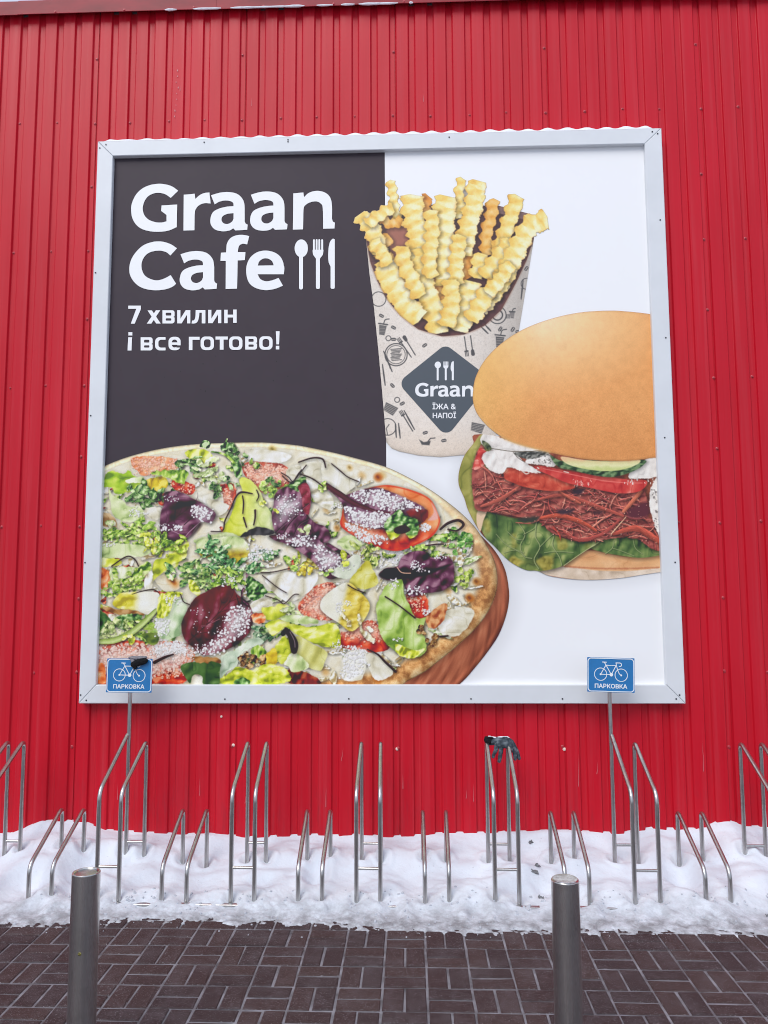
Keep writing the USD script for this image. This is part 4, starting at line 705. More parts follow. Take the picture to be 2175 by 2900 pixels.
# ================================================================== burger
bun = gN((190, 690), (188, 620), (205, 520), (270, 400), (380, 290), (520, 200), (700, 130), (900, 85), (1100, 72), (1250, 80), (1385, 97), (1500, 125), (1500, 1055), (1410, 1058), (1250, 1078), (1100, 1080), (950, 1070), (800, 1045), (650, 1010), (500, 970), (400, 930), (300, 860), (220, 770))
low = gN((240, 900), (190, 965), (130, 1045), (95, 1150), (93, 1240), (130, 1330), (160, 1420), (240, 1560), (330, 1650), (430, 1750), (540, 1810), (620, 1817), (700, 1850), (850, 1872), (1000, 1877), (1180, 1865), (1330, 1842), (1440, 1826), (1600, 1800), (1700, 1700), (1700, 1000), (1520, 990), (800, 980))
BUN, LOW = smooth_poly(bun, 5), smooth_poly(low, 5)
bg_ = Print([BUN, LOW], .0040, (232, 239, 251))
pz_keep, pz = pz, bg_          # the painting helpers below work on the burger now
Q = bg_.Q
bg_.C[:] = pal([(110, 58, 44), (150, 78, 58), (176, 100, 74)], sharp(nz(Q, .08, 3, 1), 2))
# bottom bun
bg_.poly(gM((780, 1180), (900, 1090), (1050, 1040), (1250, 1080), (1450, 1100), (1700, 1040), (1700, 1260), (1300, 1310), (1000, 1300), (760, 1270), (560, 1225)), crumple([(190, 138, 96), (212, 160, 112), (224, 178, 132), (232, 196, 156)], .03, 1.3, 2, 2, .25))
bg_.poly(gM((540, 1215), (800, 1180), (1100, 1215), (1400, 1218), (1640, 1195), (1900, 1180), (1900, 1280), (1640, 1285), (1300, 1316), (1000, 1304), (700, 1262)), crumple([(182, 164, 146), (206, 190, 172), (220, 206, 192), (232, 222, 210)], .05, 1.6, 3, 2, .4), soft=3)
bg_.line(gM((830, 1180), (1050, 1195), (1300, 1200), (1640, 1190)), 2.2, (176, 104, 74), soft=4, alpha=.7, rough=2)
# lower leaves
OLV = [(92, 100, 44), (128, 132, 60), (152, 152, 76), (172, 170, 96), (196, 194, 132)]
LEF = [(34, 54, 34), (60, 88, 46), (86, 116, 62), (118, 142, 80), (160, 174, 112)]
bg_.poly(gN((250, 900), (190, 965), (130, 1045), (95, 1150), (93, 1240), (130, 1330), (160, 1420), (235, 1540), (300, 1500), (320, 1200), (300, 980)), crumple(OLV, .03, 1.4, 4, 3, .15))
bg_.poly(gM((1050, 1010), (1250, 930), (1450, 930), (1600, 1010), (1700, 1030), (1700, 1070), (1500, 1105), (1300, 1085), (1150, 1055)), crumple(LEF, .05, 1.6, 5, 4, .15), shade=.4)
P = gM((110, 700), (250, 730), (400, 760), (600, 780), (700, 880), (800, 930), (950, 960), (1125, 968), (980, 1060), (820, 1170), (650, 1217), (500, 1217), (350, 1150), (230, 1050), (120, 900), (88, 800))
def spinach(q, *_):
    c = crumple(LEF, .035, 1.7, 6, 5, .15)(q); y = crumple([(120, 112, 44), (160, 150, 66), (186, 176, 92)], .06, 1.6, 7, 3)(q); t = sstep(.52, .64, nz(q, .022, 2, 11)) * .75 + sstep(1530, 1620, q[:, 1] + (1500 - q[:, 0]) * .25) * .25
    return c * (1 - t[:, None]) + y * t[:, None]
bg_.poly(P, spinach, shade=.5)
for L_, r in [(gM((420, 800), (480, 900), (440, 1000), (470, 1090), (540, 1110)), 1.3), (gM((470, 900), (560, 850), (580, 800)), 1.0), (gM((580, 800), (570, 920), (610, 1010), (560, 1120), (600, 1200)), 1.4), (gM((610, 1010), (700, 920), (730, 900)), 1.0), (gM((730, 920), (720, 1000), (780, 1100), (800, 1170)), 1.3), (gM((650, 1060), (760, 1050), (900, 1060)), 1.0), (gM((330, 880), (400, 940), (450, 950)), 1.0), (gM((230, 900), (330, 1000), (470, 1060)), .9), (gM((300, 1060), (400, 1040), (480, 1090)), .9), (gM((1250, 960), (1240, 1020), (1180, 1070)), .9), (gM((1240, 1020), (1330, 1050), (1430, 1090)), .9), (gM((1420, 940), (1440, 1020), (1500, 1070)), .9)]:
    bg_.line(L_ + np.array([1.4, 1.2]), r * 1.5, (36, 52, 34), alpha=.55, soft=2.5); bg_.line(L_, r, (170, 184, 128), alpha=.75)
bg_.line(gM((1130, 965), (980, 1060), (820, 1172)), 1.0, (190, 196, 150), alpha=.8); bg_.poly(gM((70, 700), (150, 690), (120, 780), (90, 880), (60, 800)), (222, 198, 170), shade=.2)
# shredded meat
MEAT = gM((20, 340), (60, 200), (100, 120), (150, 210), (130, 300), (200, 350), (320, 330), (420, 400), (480, 470), (780, 500), (1080, 470), (1300, 520), (1500, 510), (1540, 600), (1560, 760), (1700, 790), (1700, 1030), (1580, 1025), (1440, 930), (1250, 935), (1080, 962), (930, 962), (800, 920), (700, 880), (600, 790), (400, 745), (180, 705), (60, 685), (30, 560))
bg_.poly(MEAT, crumple([(104, 48, 48), (144, 70, 66), (170, 88, 80), (194, 116, 104)], .06, 2, 8, 4, .3), rough=4, shade=.5)
rg = np.random.default_rng(31)
for k in range(620):
    p = rg.uniform(MEAT.min(0), MEAT.max(0))
    if sd_poly(p[None], MEAT)[0] > -3: continue
    u = (p[0] - 1335) / 530; a = -.45 + .9 * u + rg.normal(0, .45) if p[1] > 1400 else rg.normal(.15, .6)
    l = rg.uniform(8, 34); dv = np.array([math.cos(a), math.sin(a)]); nv = np.array([-dv[1], dv[0]]); bend = rg.normal(0, 6)
    pts = np.array([p - dv * l, p - dv * l * .3 + nv * bend, p + dv * l * .4 + nv * bend, p + dv * l])
    if sd_poly(pts, MEAT).max() > 5: continue
    base = [(146, 64, 60), (168, 82, 72), (184, 96, 84), (200, 120, 104), (176, 90, 84), (128, 58, 58)][rg.integers(6)]
    def strand(q, al, sd, b=np.array(base, float)): return np.clip(b[None] * (1.06 - .34 * sd[:, None] + .35 * (nz(q, .3, 2, 3)[:, None] - .5)) + 34 * np.clip(-sd[:, None] - .2, 0, 1), 0, 240)
    bg_.line(pts, [rg.uniform(.6, 1.2), rg.uniform(1.2, 2.8), rg.uniform(1.2, 2.8), rg.uniform(.5, 1.1)], strand, rough=.8, shade=.22, seed=k)
for L_, r, c in [(gM((600, 600), (800, 560), (1000, 620), (1330, 740)), [3, 5, 6, 4], (158, 76, 66)), (gM((1340, 700), (1420, 610), (1490, 530)), [5, 6, 5], (178, 100, 78)), (gM((780, 530), (880, 590), (960, 630)), [3, 4.5, 3], (172, 88, 72)), (gM((100, 660), (260, 600), (430, 490)), [3, 6, 3], (166, 84, 72)), (gM((820, 880), (950, 950), (1150, 900), (1300, 780)), [3, 6, 5, 3], (152, 70, 64)), (gM((1250, 900), (1450, 850), (1640, 960)), [4, 9, 8], (166, 76, 62)), (gM((620, 760), (780, 740), (960, 790), (1100, 870)), [4, 7, 6, 3], (170, 76, 58)), (gM((1230, 900), (1290, 830), (1360, 750)), [1.2, 1.4, 1], (222, 176, 146)), (gM((400, 800), (520, 805), (600, 780)), [1, 2, 1], (170, 90, 80)), (gM((790, 950), (780, 900), (730, 840)), [1, 3, 3], (160, 64, 54))]:
    bg_.line(L_, r, lambda q, al, sd, b=np.array(c, float): np.clip(b[None] * (1.05 - .3 * sd[:, None] + .5 * (nz(np.c_[q[:, 0] * .3 + q[:, 1] * .3, sd * 14], .3, 3, 3)[:, None] - .5)), 0, 245), rough=1.2, shade=.25)
for P, c in [(gM((890, 510), (1000, 500), (960, 560), (900, 550)), (56, 40, 52)), (gM((760, 690), (900, 680), (880, 720), (790, 730)), (62, 44, 56)), (gM((1060, 700), (1160, 700), (1130, 730), (1070, 725)), (60, 36, 44)), (gM((1370, 690), (1540, 620), (1560, 740), (1400, 760)), (92, 42, 54)), (gM((430, 760), (600, 745), (560, 800), (440, 790)), (52, 56, 50))]: bg_.poly(P, c, soft=7, rough=4, alpha=.75)
bg_.crumbs(MEAT, 130, .7, 1.4, [(190, 110, 96), (226, 168, 150), (244, 214, 200)], 50, clump=1.6, haze=0)
# tomato, sauce, cucumber
TOM = [(140, 30, 36), (178, 44, 46), (198, 60, 58), (214, 88, 80), (238, 160, 150)]
bg_.poly(gM((90, 150), (150, 190), (140, 280), (60, 340), (30, 320), (60, 220)), crumple(TOM, .06, 1.6, 9, 3))
bg_.poly(gM((300, 410), (330, 325), (560, 355), (650, 375), (860, 445), (910, 500), (700, 525), (480, 490), (370, 450)), crumple([(150, 46, 36), (186, 66, 50), (206, 90, 70), (226, 140, 116)], .06, 1.5, 10, 3, .3), shade=.4)
bg_.poly(gM((550, 325), (620, 305), (860, 350), (1130, 390), (1340, 420), (1540, 435), (1480, 525), (1300, 545), (1080, 505), (850, 455), (700, 390)), crumple(TOM, .045, 1.4, 11, 3, .1), shade=.4)
bg_.line(gM((640, 330), (860, 375), (1130, 430), (1340, 452), (1500, 455)), 1.1, (232, 132, 126), alpha=.8)
for k in range(22): p = gM((rg.uniform(900, 1060), rg.uniform(420, 480)))[0]; bg_.line(np.array([p, p + rg.uniform(-3, 3, 2) + [0, 5]]), .8, (240, 214, 208), alpha=.7)
for k in range(18): p = gM((rg.uniform(1340, 1600), rg.uniform(410, 460)))[0]; bg_.line(np.array([p, p + [rg.uniform(-1, 1), rg.uniform(2, 6)]]), rg.uniform(.6, 1.5), (244, 238, 240))
bg_.line(gM((460, 355), (490, 375), (515, 368)), 1.6, (248, 232, 226)); bg_.line(gM((820, 355), (860, 365)), 1.4, (248, 228, 220)); bg_.line(gM((590, 320), (600, 330)), 1.6, (248, 228, 220))
SAU = [(196, 194, 196), (222, 221, 222), (234, 234, 236), (243, 244, 247)]
for P in (gM((90, 70), (150, 15), (300, 75), (450, 120), (640, 170), (640, 190), (420, 195), (200, 170), (120, 130)), gM((150, 180), (380, 172), (460, 260), (620, 365), (450, 352), (340, 318), (280, 372), (190, 352), (110, 260)), gM((1480, 280), (1640, 220), (1700, 380), (1440, 420), (1380, 388)), gM((1600, 440), (1700, 410), (1720, 960), (1640, 900), (1590, 760), (1560, 610)), gM((640, 190), (720, 230), (740, 310), (620, 300), (480, 270))): bg_.poly(P, crumple(SAU, .05, 1.3, 12, 3), rough=3.5, shade=.25)
bg_.crumbs(gM((1585, 580), (1650, 450), (1665, 860), (1600, 740)), 40, 1, 2.2, [(90, 84, 88), (150, 146, 148)], 52, haze=0); bg_.crumbs(gM((480, 190), (700, 210), (720, 290), (540, 280)), 40, .8, 1.7, [(96, 92, 94), (140, 138, 138)], 53, haze=0)
bg_.poly(gM((110, 85), (160, 110), (190, 150), (175, 172), (120, 130)), crumple([(44, 56, 40), (78, 90, 62), (120, 130, 100)], .1, 2, 13), shade=.2); bg_.poly(gM((390, 188), (640, 178), (690, 205), (600, 232), (520, 248), (440, 232)), crumple([(54, 56, 54), (92, 94, 92), (140, 142, 140)], .12, 2.2, 14, 5, .5), rough=2); bg_.line(gM((190, 155), (400, 182), (640, 172)), 1.0, (92, 84, 70)); bg_.line(gM((380, 190), (420, 235), (480, 275)), 1.0, (110, 104, 100))
bg_.poly(gM((700, 215), (800, 262), (1000, 255), (1490, 250), (1508, 300), (1400, 362), (1250, 402), (1100, 392), (900, 345), (770, 315)), crumple([(30, 52, 36), (54, 84, 56), (80, 112, 74), (116, 146, 104)], .1, 1.8, 15, 4, .3), shade=.35)
bg_.poly(gM((800, 225), (1000, 255), (1250, 265), (1460, 250), (1470, 285), (1350, 335), (1200, 352), (1080, 345), (930, 318), (830, 280)), lambda q: pal([(224, 190, 150), (216, 212, 160), (224, 226, 180), (196, 210, 140)], np.clip(sstep(1296, 1332, q[:, 1]) + (nz(q, .1, 2, 3) - .5) * .3, 0, 1)), soft=2.5)
# top bun
def bun_col(q, *_):
    u = (q[:, 0] - 1340) / 540; v = (q[:, 1] - 880) / 430
    t = np.clip(1.0 - 1.75 * np.hypot((u - .34) * .8, (v - .02) * 1.0), 0, 1); c = pal([(226, 164, 104), (234, 184, 128), (241, 205, 158), (247, 226, 194)], t)
    w = np.clip(1 - u * 2.8, 0, 1)[:, None] * .75; c = c * (1 - w) + np.array([234, 190, 112]) * w
    lo_ = sstep(.55, 1.0, v + .12 * np.abs(u - .5))[:, None] * .36; c = c * (1 - lo_) + np.array([196, 124, 66]) * lo_
    g_ = (nz(q, .5, 2, 4) - .5) * (5 + 24 * sstep(.32, .7, v)) + (nz(q, .05, 3, 5) - .5) * 22; return np.clip(c + g_[:, None] * np.array([1, .95, .8]), 0, 255)
bg_.poly(BUN, (60, 40, 30), soft=8, alpha=.30, smooth=False)
i, d = bg_.poly(BUN, bun_col, smooth=False, soft=2); e = sstep(-7, -1, d) * .12; lower = sstep(1100, 1260, bg_.Q[i][:, 1]); bg_.C[i] *= (1 - e * (.4 + .6 * lower) * (d < 1))[:, None]
bg_.line(gN((230, 780), (310, 865), (400, 930), (520, 975), (700, 1022)), 3.5, (236, 196, 132), soft=7, alpha=.55)
bg_.C *= (1 + np.random.default_rng(3).normal(0, 1, len(bg_.C)) * .012)[:, None]
bg_.emit('burger_picture', YP - .0045, poster)

# ================================================================== fries in their cup
cup_out = [(145, 588), (168, 820), (200, 1060), (235, 1400), (262, 1700), (290, 2040), (330, 2085), (380, 2105), (520, 2135), (680, 2147), (850, 2132), (960, 2105), (1060, 2060), (1150, 1700), (1240, 1260), (1300, 900), (1352, 575)]
rimb = [(1342, 400), (1250, 370), (1100, 338), (1060, 420), (500, 420)]
CUP = gF(*cup_out); OPEN = gF((145, 588), (175, 745), (225, 880), (300, 1020), (390, 1130), (520, 1228), (690, 1279), (850, 1265), (1000, 1200), (1120, 1085), (1220, 900), (1300, 730), (1352, 572), (1345, 402), (1100, 338), (600, 330), (160, 420))
FRIES = [  # centre line, half width, tone: back to front
 ([(322, 165), (335, 250), (350, 345), (370, 450)], 40, 0), ([(835, 150), (812, 250), (820, 345), (800, 420)], 40, 0), ([(590, 275), (560, 350), (600, 430), (620, 520), (600, 640)], 48, -2),
 ([(260, 440), (330, 470), (400, 440)], 40, -1), ([(300, 560), (250, 640), (290, 720), (330, 760)], 62, -1), ([(1060, 300), (1040, 420), (1010, 540), (1010, 690)], 52, -1), ([(880, 680), (850, 780), (870, 860)], 60, -2),
 ([(1230, 275), (1200, 370), (1160, 480), (1120, 600), (1080, 680)], 66, 0), ([(100, 410), (170, 480), (210, 570), (240, 680)], 72, 1), ([(330, 350), (220, 420), (160, 470)], 50, 1),
 ([(330, 790), (420, 860), (470, 980)], 60, -1), ([(640, 860), (690, 960), (720, 1080)], 70, -2), ([(700, 1000), (740, 1100), (720, 1180)], 60, -2),
 ([(480, 270), (480, 380), (500, 480), (520, 560), (510, 660)], 92, 1), ([(430, 700), (520, 720), (560, 760)], 60, 0),
 ([(715, 275), (705, 420), (700, 560), (695, 720), (715, 900)], 92, 2), ([(940, 165), (925, 300), (890, 440), (860, 580), (840, 690)], 80, 1), ([(960, 690), (950, 790), (930, 850)], 62, 1), ([(1190, 600), (1120, 680), (1060, 760), (1000, 850)], 70, 1),
 ([(1440, 440), (1330, 480), (1270, 570), (1200, 720), (1130, 860), (1040, 980)], 84, 2), ([(1130, 860), (1060, 960), (960, 1080)], 80, 0), ([(560, 660), (560, 800), (560, 930), (610, 1040), (650, 1160), (660, 1250)], 92, 1),
 ([(280, 745), (310, 860), (370, 960), (430, 1060), (520, 1160)], 100, 2), ([(880, 890), (870, 1000), (840, 1120), (800, 1230)], 100, 2), ([(1020, 950), (960, 1060), (900, 1160)], 74, 1),
 ([(610, 380), (620, 500), (610, 620), (600, 760), (620, 850)], 60, 0), ([(820, 560), (800, 680), (790, 800), (800, 900)], 62, 0), ([(400, 640), (420, 760), (480, 880), (530, 990)], 66, 0), ([(740, 880), (760, 980), (750, 1100), (720, 1200)], 72, 0), ([(1180, 760), (1100, 880), (1020, 960)], 60, 1), ([(200, 600), (260, 680), (300, 760)], 56, 0)]
fr_shapes = []
def fry_radius(n, w, ph): s = np.arange(n); return w * (1 + .17 * np.sin(s * 2 * np.pi / 9.0 + ph))
fry_lines = []
for k, (p, w, tone) in enumerate(FRIES):
    P = gF(*p); P = smooth_poly(P, 8, False) if len(P) > 2 else P
    L = np.r_[0, np.cumsum(np.linalg.norm(np.diff(P, axis=0), axis=1))]; n = max(8, int(L[-1] / 3.2)); s = np.linspace(0, L[-1], n)
    P = np.c_[np.interp(s, L, P[:, 0]), np.interp(s, L, P[:, 1])]; wl = 36.0 * (w / 90) ** .3 * (.9 + .2 * ((k * 37) % 10) / 10)
    N_ = np.gradient(P, axis=0); N_ = np.c_[-N_[:, 1], N_[:, 0]] / np.linalg.norm(N_, axis=1)[:, None]
    P = P + N_ * (3.2 * np.sin(s / wl * 2 * np.pi + k))[:, None]                    # crinkle cut: the whole stick waves a little
    tri_ = lambda v: np.abs((v / (2 * np.pi)) % 1 - .5) * 4 - 1
    wob_ = lambda v: .75 * np.sin(v) + .25 * -tri_(v - 1.57)
    rk = np.random.default_rng(k); R = w / 2.542 * .86; Ra = R * (1 + .15 * wob_(s / wl * 2 * np.pi + k) + rk.normal(0, .05, n)); Rb = R * (1 + .13 * wob_(s / wl * 2 * np.pi + k + .9) + rk.normal(0, .05, n))
    T0 = (P[0] - P[1]) / np.linalg.norm(P[0] - P[1]); T1 = (P[-1] - P[-2]) / np.linalg.norm(P[-1] - P[-2])
    O_ = np.vstack([P + N_ * Ra[:, None], [P[-1] + T1 * 5 + N_[-1] * R * .25, P[-1] + T1 * 2 - N_[-1] * R * .3], (P - N_ * Rb[:, None])[::-1], [P[0] + T0 * 3 - N_[0] * R * .4, P[0] + T0 * 7 + N_[0] * R * .35]])
    O_ = np.array(max(getattr(Polygon(O_).buffer(0), 'geoms', [Polygon(O_).buffer(0)]), key=lambda g_: g_.area).buffer(1.6).buffer(-1.6).simplify(.25).exterior.coords)[:-1]
    fry_lines.append((P, np.full(n, R), tone, wl, k, O_)); fr_shapes.append(Polygon(O_))
fr_union = unary_union([g_.buffer(.1) for g_ in fr_shapes] + [Polygon(OPEN).buffer(0)]); fr_union = max(getattr(fr_union, 'geoms', [fr_union]), key=lambda g_: g_.area)
fp = Print([np.array(fr_union.exterior.coords)[:-1], CUP], .0040, (238, 243, 254))
pz = fp; Q = fp.Q
u = (Q[:, 0] - 1035) / 470
fp.C[:] = pal([(224, 217, 212), (232, 225, 221), (237, 231, 228), (241, 237, 235)], sharp(nz(Q, .12, 3, 1), 1.4) * .7 + .15) * (1.0 - .20 * np.clip(np.abs(u - .36) * 1.75, 0, 1) ** 2.5)[:, None]
wm = sstep(1180, 1290, Q[:, 1])[:, None] * .5; fp.C = fp.C * (1 - wm) + fp.C * np.array([.97, .92, .86]) * wm
fp.C *= (1 - .28 * sstep(.60, .70, nz(Q, .45, 2, 3)) * .2)[:, None]
i = np.nonzero(Q[:, 1] > 1240)[0]; dd = -sd_poly(Q[i], smooth_poly(CUP, 3)); fp.C[i] *= (1 - .22 * np.exp(-np.clip(dd, 0, 99) / 5))[:, None]
INK = (84, 84, 88)
def stk(p, r=1.7): fp.line(gF(*p), r, INK, smooth=False)
def bean(x, y, a=0):
    p = gF((x, y))[0]; d_ = np.array([math.cos(a), math.sin(a)]) * 3.2; fp.line(np.array([p - d_, p + d_]), 4.4, INK); fp.line(np.array([p - d_ * 1.6, p + d_ * 1.6]), .8, (205, 198, 194))
def fork(x0, y0, x1, y1):
    a, b = gF((x0, y0), (x1, y1)); d_ = (b - a) / np.linalg.norm(b - a); n_ = np.array([-d_[1], d_[0]]); fp.line(np.array([a + d_ * 16, b]), 1.6, INK)
    for o in (-4, 0, 4): fp.line(np.array([a + n_ * o, a + n_ * o + d_ * 13]), 1.2, INK)
    fp.line(np.array([a + n_ * 4 + d_ * 14, a - n_ * 4 + d_ * 14]), 2.2, INK)
def spoon(x0, y0, x1, y1):
    a, b = gF((x0, y0), (x1, y1)); d_ = (b - a) / np.linalg.norm(b - a); fp.line(np.array([a, b]), 1.6, INK); fp.line(np.array([a, a + d_ * 9]), [5.5, 4.5], INK)
def knife(x0, y0, x1, y1): a, b = gF((x0, y0), (x1, y1)); fp.line(np.array([a, (a + b) / 2, b]), [1.4, 2.4, 1.6], INK)
def ringk(x, y, r, w=1.3):
    c = gF((x, y))[0]; th = np.linspace(0, 2 * np.pi, 40); fp.line(c + np.c_[np.cos(th), np.sin(th)] * r / 2.542, w, INK, smooth=False)
def cupk(x, y, s=1.0, tilt=0.0):
    c, s_ = math.cos(tilt), math.sin(tilt); R2 = lambda pts: [(x + s * (c * a - s_ * b), y + s * (s_ * a + c * b)) for a, b in pts]
    fp.poly(gF(*R2([(-32, -30), (32, -30), (24, 50), (-20, 50)])), INK, smooth=False)
    for k in range(5): fp.line(gF(*R2([(-22, -14 + k * 13), (22, -20 + k * 13)])), .7, (170, 164, 162))
    fp.line(gF(*R2([(-38, -42), (38, -42)])), 2, INK); fp.line(gF(*R2([(4, -44), (12, -80), (44, -92)])), 1.5, INK)
def sandwich(x, y, tilt=0.0):
    c, s_ = math.cos(tilt), math.sin(tilt); R2 = lambda pts: [(x + (c * a - s_ * b), y + (s_ * a + c * b)) for a, b in pts]; fp.poly(gF(*R2([(-48, -28), (48, -32), (40, 34), (-40, 30)])), INK, smooth=False)
    for k in range(5): fp.line(gF(*R2([(-40, -18 + k * 11), (40, -22 + k * 11)])), .7, (190, 184, 182))
for a_ in [(255, 1130, .5), (342, 1215, .5), (566, 1343, -.6), (334, 1632, .8), (405, 1762, -.5), (570, 1972, -.3), (704, 2028, -.2), (1110, 1225, -1), (1200, 1228, -1), (1238, 1245, 0), (1298, 790, -1), (342, 1300, 0)]: bean(*a_)
fork(375, 1292, 470, 1428); spoon(420, 1285, 498, 1412); fork(392, 1815, 480, 1960); knife(418, 1812, 492, 1948); fork(872, 1420, 852, 1282); spoon(914, 1405, 896, 1275); knife(975, 1212, 1022, 1258); knife(1005, 1200, 1042, 1240); knife(270, 1385, 332, 1532); stk([(282, 1400), (318, 1510)], 1.1); knife(262, 1480, 282, 1630); knife(355, 1905, 362, 2005); knife(378, 1905, 390, 2010); knife(1275, 870, 1260, 1010)
ringk(360, 1410, 80, 1.6); ringk(360, 1410, 66, 1.0); ringk(305, 1292, 18); ringk(368, 1735, 18); ringk(1090, 1125, 62, 1.5); ringk(1090, 1125, 36, 2); ringk(235, 1010, 52, 1.3); ringk(300, 1930, 60, 1.3); ringk(1300, 900, 40, 1.2)
for k in range(9): stk([(322 + (k % 3) * 4, 1372 + k * 10), (400 - (k % 4) * 5, 1366 + k * 10)], 1.2)
for a_ in [(262, 1225, .85, .15), (1105, 1310, .95, .1), (1195, 1122, .5, .05)]: cupk(*a_)
sandwich(318, 1800, .5); sandwich(945, 1935, .25); fp.poly(gF((525, 2020), (560, 2040), (610, 2030), (600, 2062), (545, 2058)), INK, smooth=False); stk([(590, 2035), (608, 2012), (640, 2010)], 1.6); stk([(310, 1912), (290, 1940), (300, 1990)], 1.2)
for k in range(3): stk([(1160 + k * 9, 1120), (1156 + k * 9, 1148)], 1.0)
# inside of the cup, fries
fp.poly(OPEN, crumple([(62, 40, 48), (96, 62, 66), (124, 84, 84)], .03, 1.6, 2, 2), soft=2, smooth=False)
fp.poly(gF((1100, 338), (1345, 402), (1345, 470), (1290, 440), (1090, 390)), (142, 112, 112), smooth=False)
fp.poly(gF((300, 480), (430, 480), (440, 740), (330, 700)), (164, 106, 92), soft=6); fp.poly(gF((640, 910), (820, 910), (800, 1060), (720, 1040)), (150, 66, 62), soft=4)
FRY = [(168, 96, 44), (212, 152, 74), (234, 190, 94), (244, 212, 118), (248, 228, 154), (253, 244, 208)]
before = fp.C.copy()
for P, R, tone, wl, k, O_ in fry_lines:
    def fcol(q, tone=tone, wl=wl, k=k, P=P, R=R):
        _, al, sd = sd_line(q, P[::3], R[::3])
        band = np.sin(al / wl * 2 * np.pi + k + 1.57 - .5 * sd); t = .60 + .20 * band * (1 - .7 * sd * sd) + .10 * (1 - sd * sd) - .14 * sd + tone * .05 + (nz(q, .07, 3, k) - .5) * .40 + (nz(q, .3, 2, k) - .5) * .16
        c = pal(FRY, np.clip(t, 0.06, 1)); e = sstep(.70, 1.1, np.abs(sd))[:, None]; c = c * (1 - .38 * e) + np.array([206, 140, 66]) * .38 * e
        if tone < 0: c = c * np.array([.97, .86, .76]) ** (-tone)
        return c
    fp.poly(O_, fcol, smooth=False, rough=1.0, rf=.2, seed=k, shade=.40)
    fp.line(P[len(P) // 6: -max(1, len(P) // 6)] + np.array([-4, -1]), R[len(P) // 6: -max(1, len(P) // 6)] * .22, lambda q, al, sd, wl=wl, k=k: np.broadcast_to(np.array([252., 242, 196]), (len(q), 3)), soft=9, alpha=.30, smooth=False)
keep = (sd_poly(Q, smooth_poly(CUP, 3)) < 0) & (sd_poly(Q, OPEN) > 0) & (Q[:, 1] > 700); fp.C[keep] = before[keep]
# the front edge of the cup covers the feet of the fries
front = gF((145, 588), (175, 745), (225, 880), (300, 1020), (390, 1130), (520, 1228), (690, 1279), (850, 1265), (1000, 1200), (1120, 1085), (1220, 900), (1300, 730), (1352, 572))
fp.line(front + np.array([0, -2]), 2.2, (120, 76, 54), soft=6, alpha=.4)
fp.C *= (1 + np.random.default_rng(4).normal(0, 1, len(fp.C)) * .012)[:, None]
fp.emit('fries_picture', YP - .0022, poster)

# ================================================================== lettering and symbols
def Gp(*p, n=6): return smooth_poly(np.array(p, float), n)
def poly_sh(outer, holes=()):
    s_ = Polygon(outer).buffer(0)
    for h_ in holes: s_ = s_.difference(Polygon(h_).buffer(0))
    return s_
def mixed(pts, n=5):
    """outline whose corner points (x, y, 1) stay sharp and whose other points are rounded"""
    P = np.array([p[:2] for p in pts], float); cn = [len(p) > 2 for p in pts]; N = len(P); out = []
    for i in range(N):
        p0, p1, p2, p3 = P[(i - 1) % N], P[i], P[(i + 1) % N], P[(i + 2) % N]
        if cn[i]: p0 = p1 - (p2 - p1) * .5 if not cn[(i + 1) % N] else 2 * p1 - p2
        if cn[(i + 1) % N]: p3 = p2 + (p2 - p1) * .5
        if cn[i] and cn[(i + 1) % N]: out.append(p1); continue
        for t in np.linspace(0, 1, n, endpoint=False): out.append(.5 * ((2 * p1) + (-p0 + p2) * t + (2 * p0 - 5 * p1 + 4 * p2 - p3) * t * t + (-p0 + 3 * p1 - 3 * p2 + p3) * t ** 3))
    return np.array(out)
L_G = poly_sh(mixed([(455, 325, 1), (425, 303), (390, 290), (345, 285), (295, 292), (250, 312), (215, 345), (192, 390), (185, 430), (192, 480), (215, 520), (250, 545), (300, 558), (350, 560), (400, 553), (447, 533, 1), (449, 404, 1), (360, 409, 1), (357, 440, 1), (388, 464, 1), (388, 500, 1), (360, 507), (325, 505), (285, 490), (260, 462), (252, 425), (262, 385), (285, 355), (320, 339), (355, 338), (385, 347), (412, 366, 1)]))
L_r = poly_sh(mixed([(487, 348, 1), (550, 342, 1), (553, 372, 1), (578, 350), (605, 338), (634, 335, 1), (641, 398, 1), (608, 396), (578, 406), (558, 426), (550, 455), (548, 551, 1), (485, 553, 1)]))
L_a = poly_sh(mixed([(643, 351, 1), (690, 337), (740, 332), (790, 342), (822, 370), (835, 410), (836, 500, 1), (841, 512), (853, 519, 1), (850, 549, 1), (782, 552, 1), (770, 540, 1), (748, 553), (705, 557), (665, 546), (642, 518), (640, 482), (655, 447), (690, 427), (735, 416), (772, 413, 1), (770, 395), (755, 385), (725, 381), (690, 388), (664, 403, 1)]), [mixed([(772, 453, 1), (735, 458), (710, 471), (703, 492), (715, 511), (740, 515), (763, 502), (772, 484, 1)])])
L_n = poly_sh(mixed([(1114, 340, 1), (1172, 335, 1), (1176, 362, 1), (1202, 338), (1242, 326), (1285, 331), (1320, 355), (1335, 400), (1336, 485, 1), (1341, 501), (1353, 508, 1), (1350, 541, 1), (1285, 543, 1), (1283, 425), (1270, 397), (1245, 386), (1212, 391), (1186, 406), (1173, 432), (1170, 546, 1), (1112, 548, 1)]))
L_C = poly_sh(mixed([(448, 655, 1), (410, 630), (360, 616), (310, 618), (255, 638), (210, 680), (182, 730), (175, 785), (190, 830), (225, 868), (270, 888), (325, 895), (380, 890), (420, 876), (443, 858, 1), (412, 808, 1), (375, 828), (335, 838), (295, 830), (262, 808), (246, 770), (248, 730), (268, 695), (300, 675), (345, 668), (385, 676), (410, 696, 1)]))
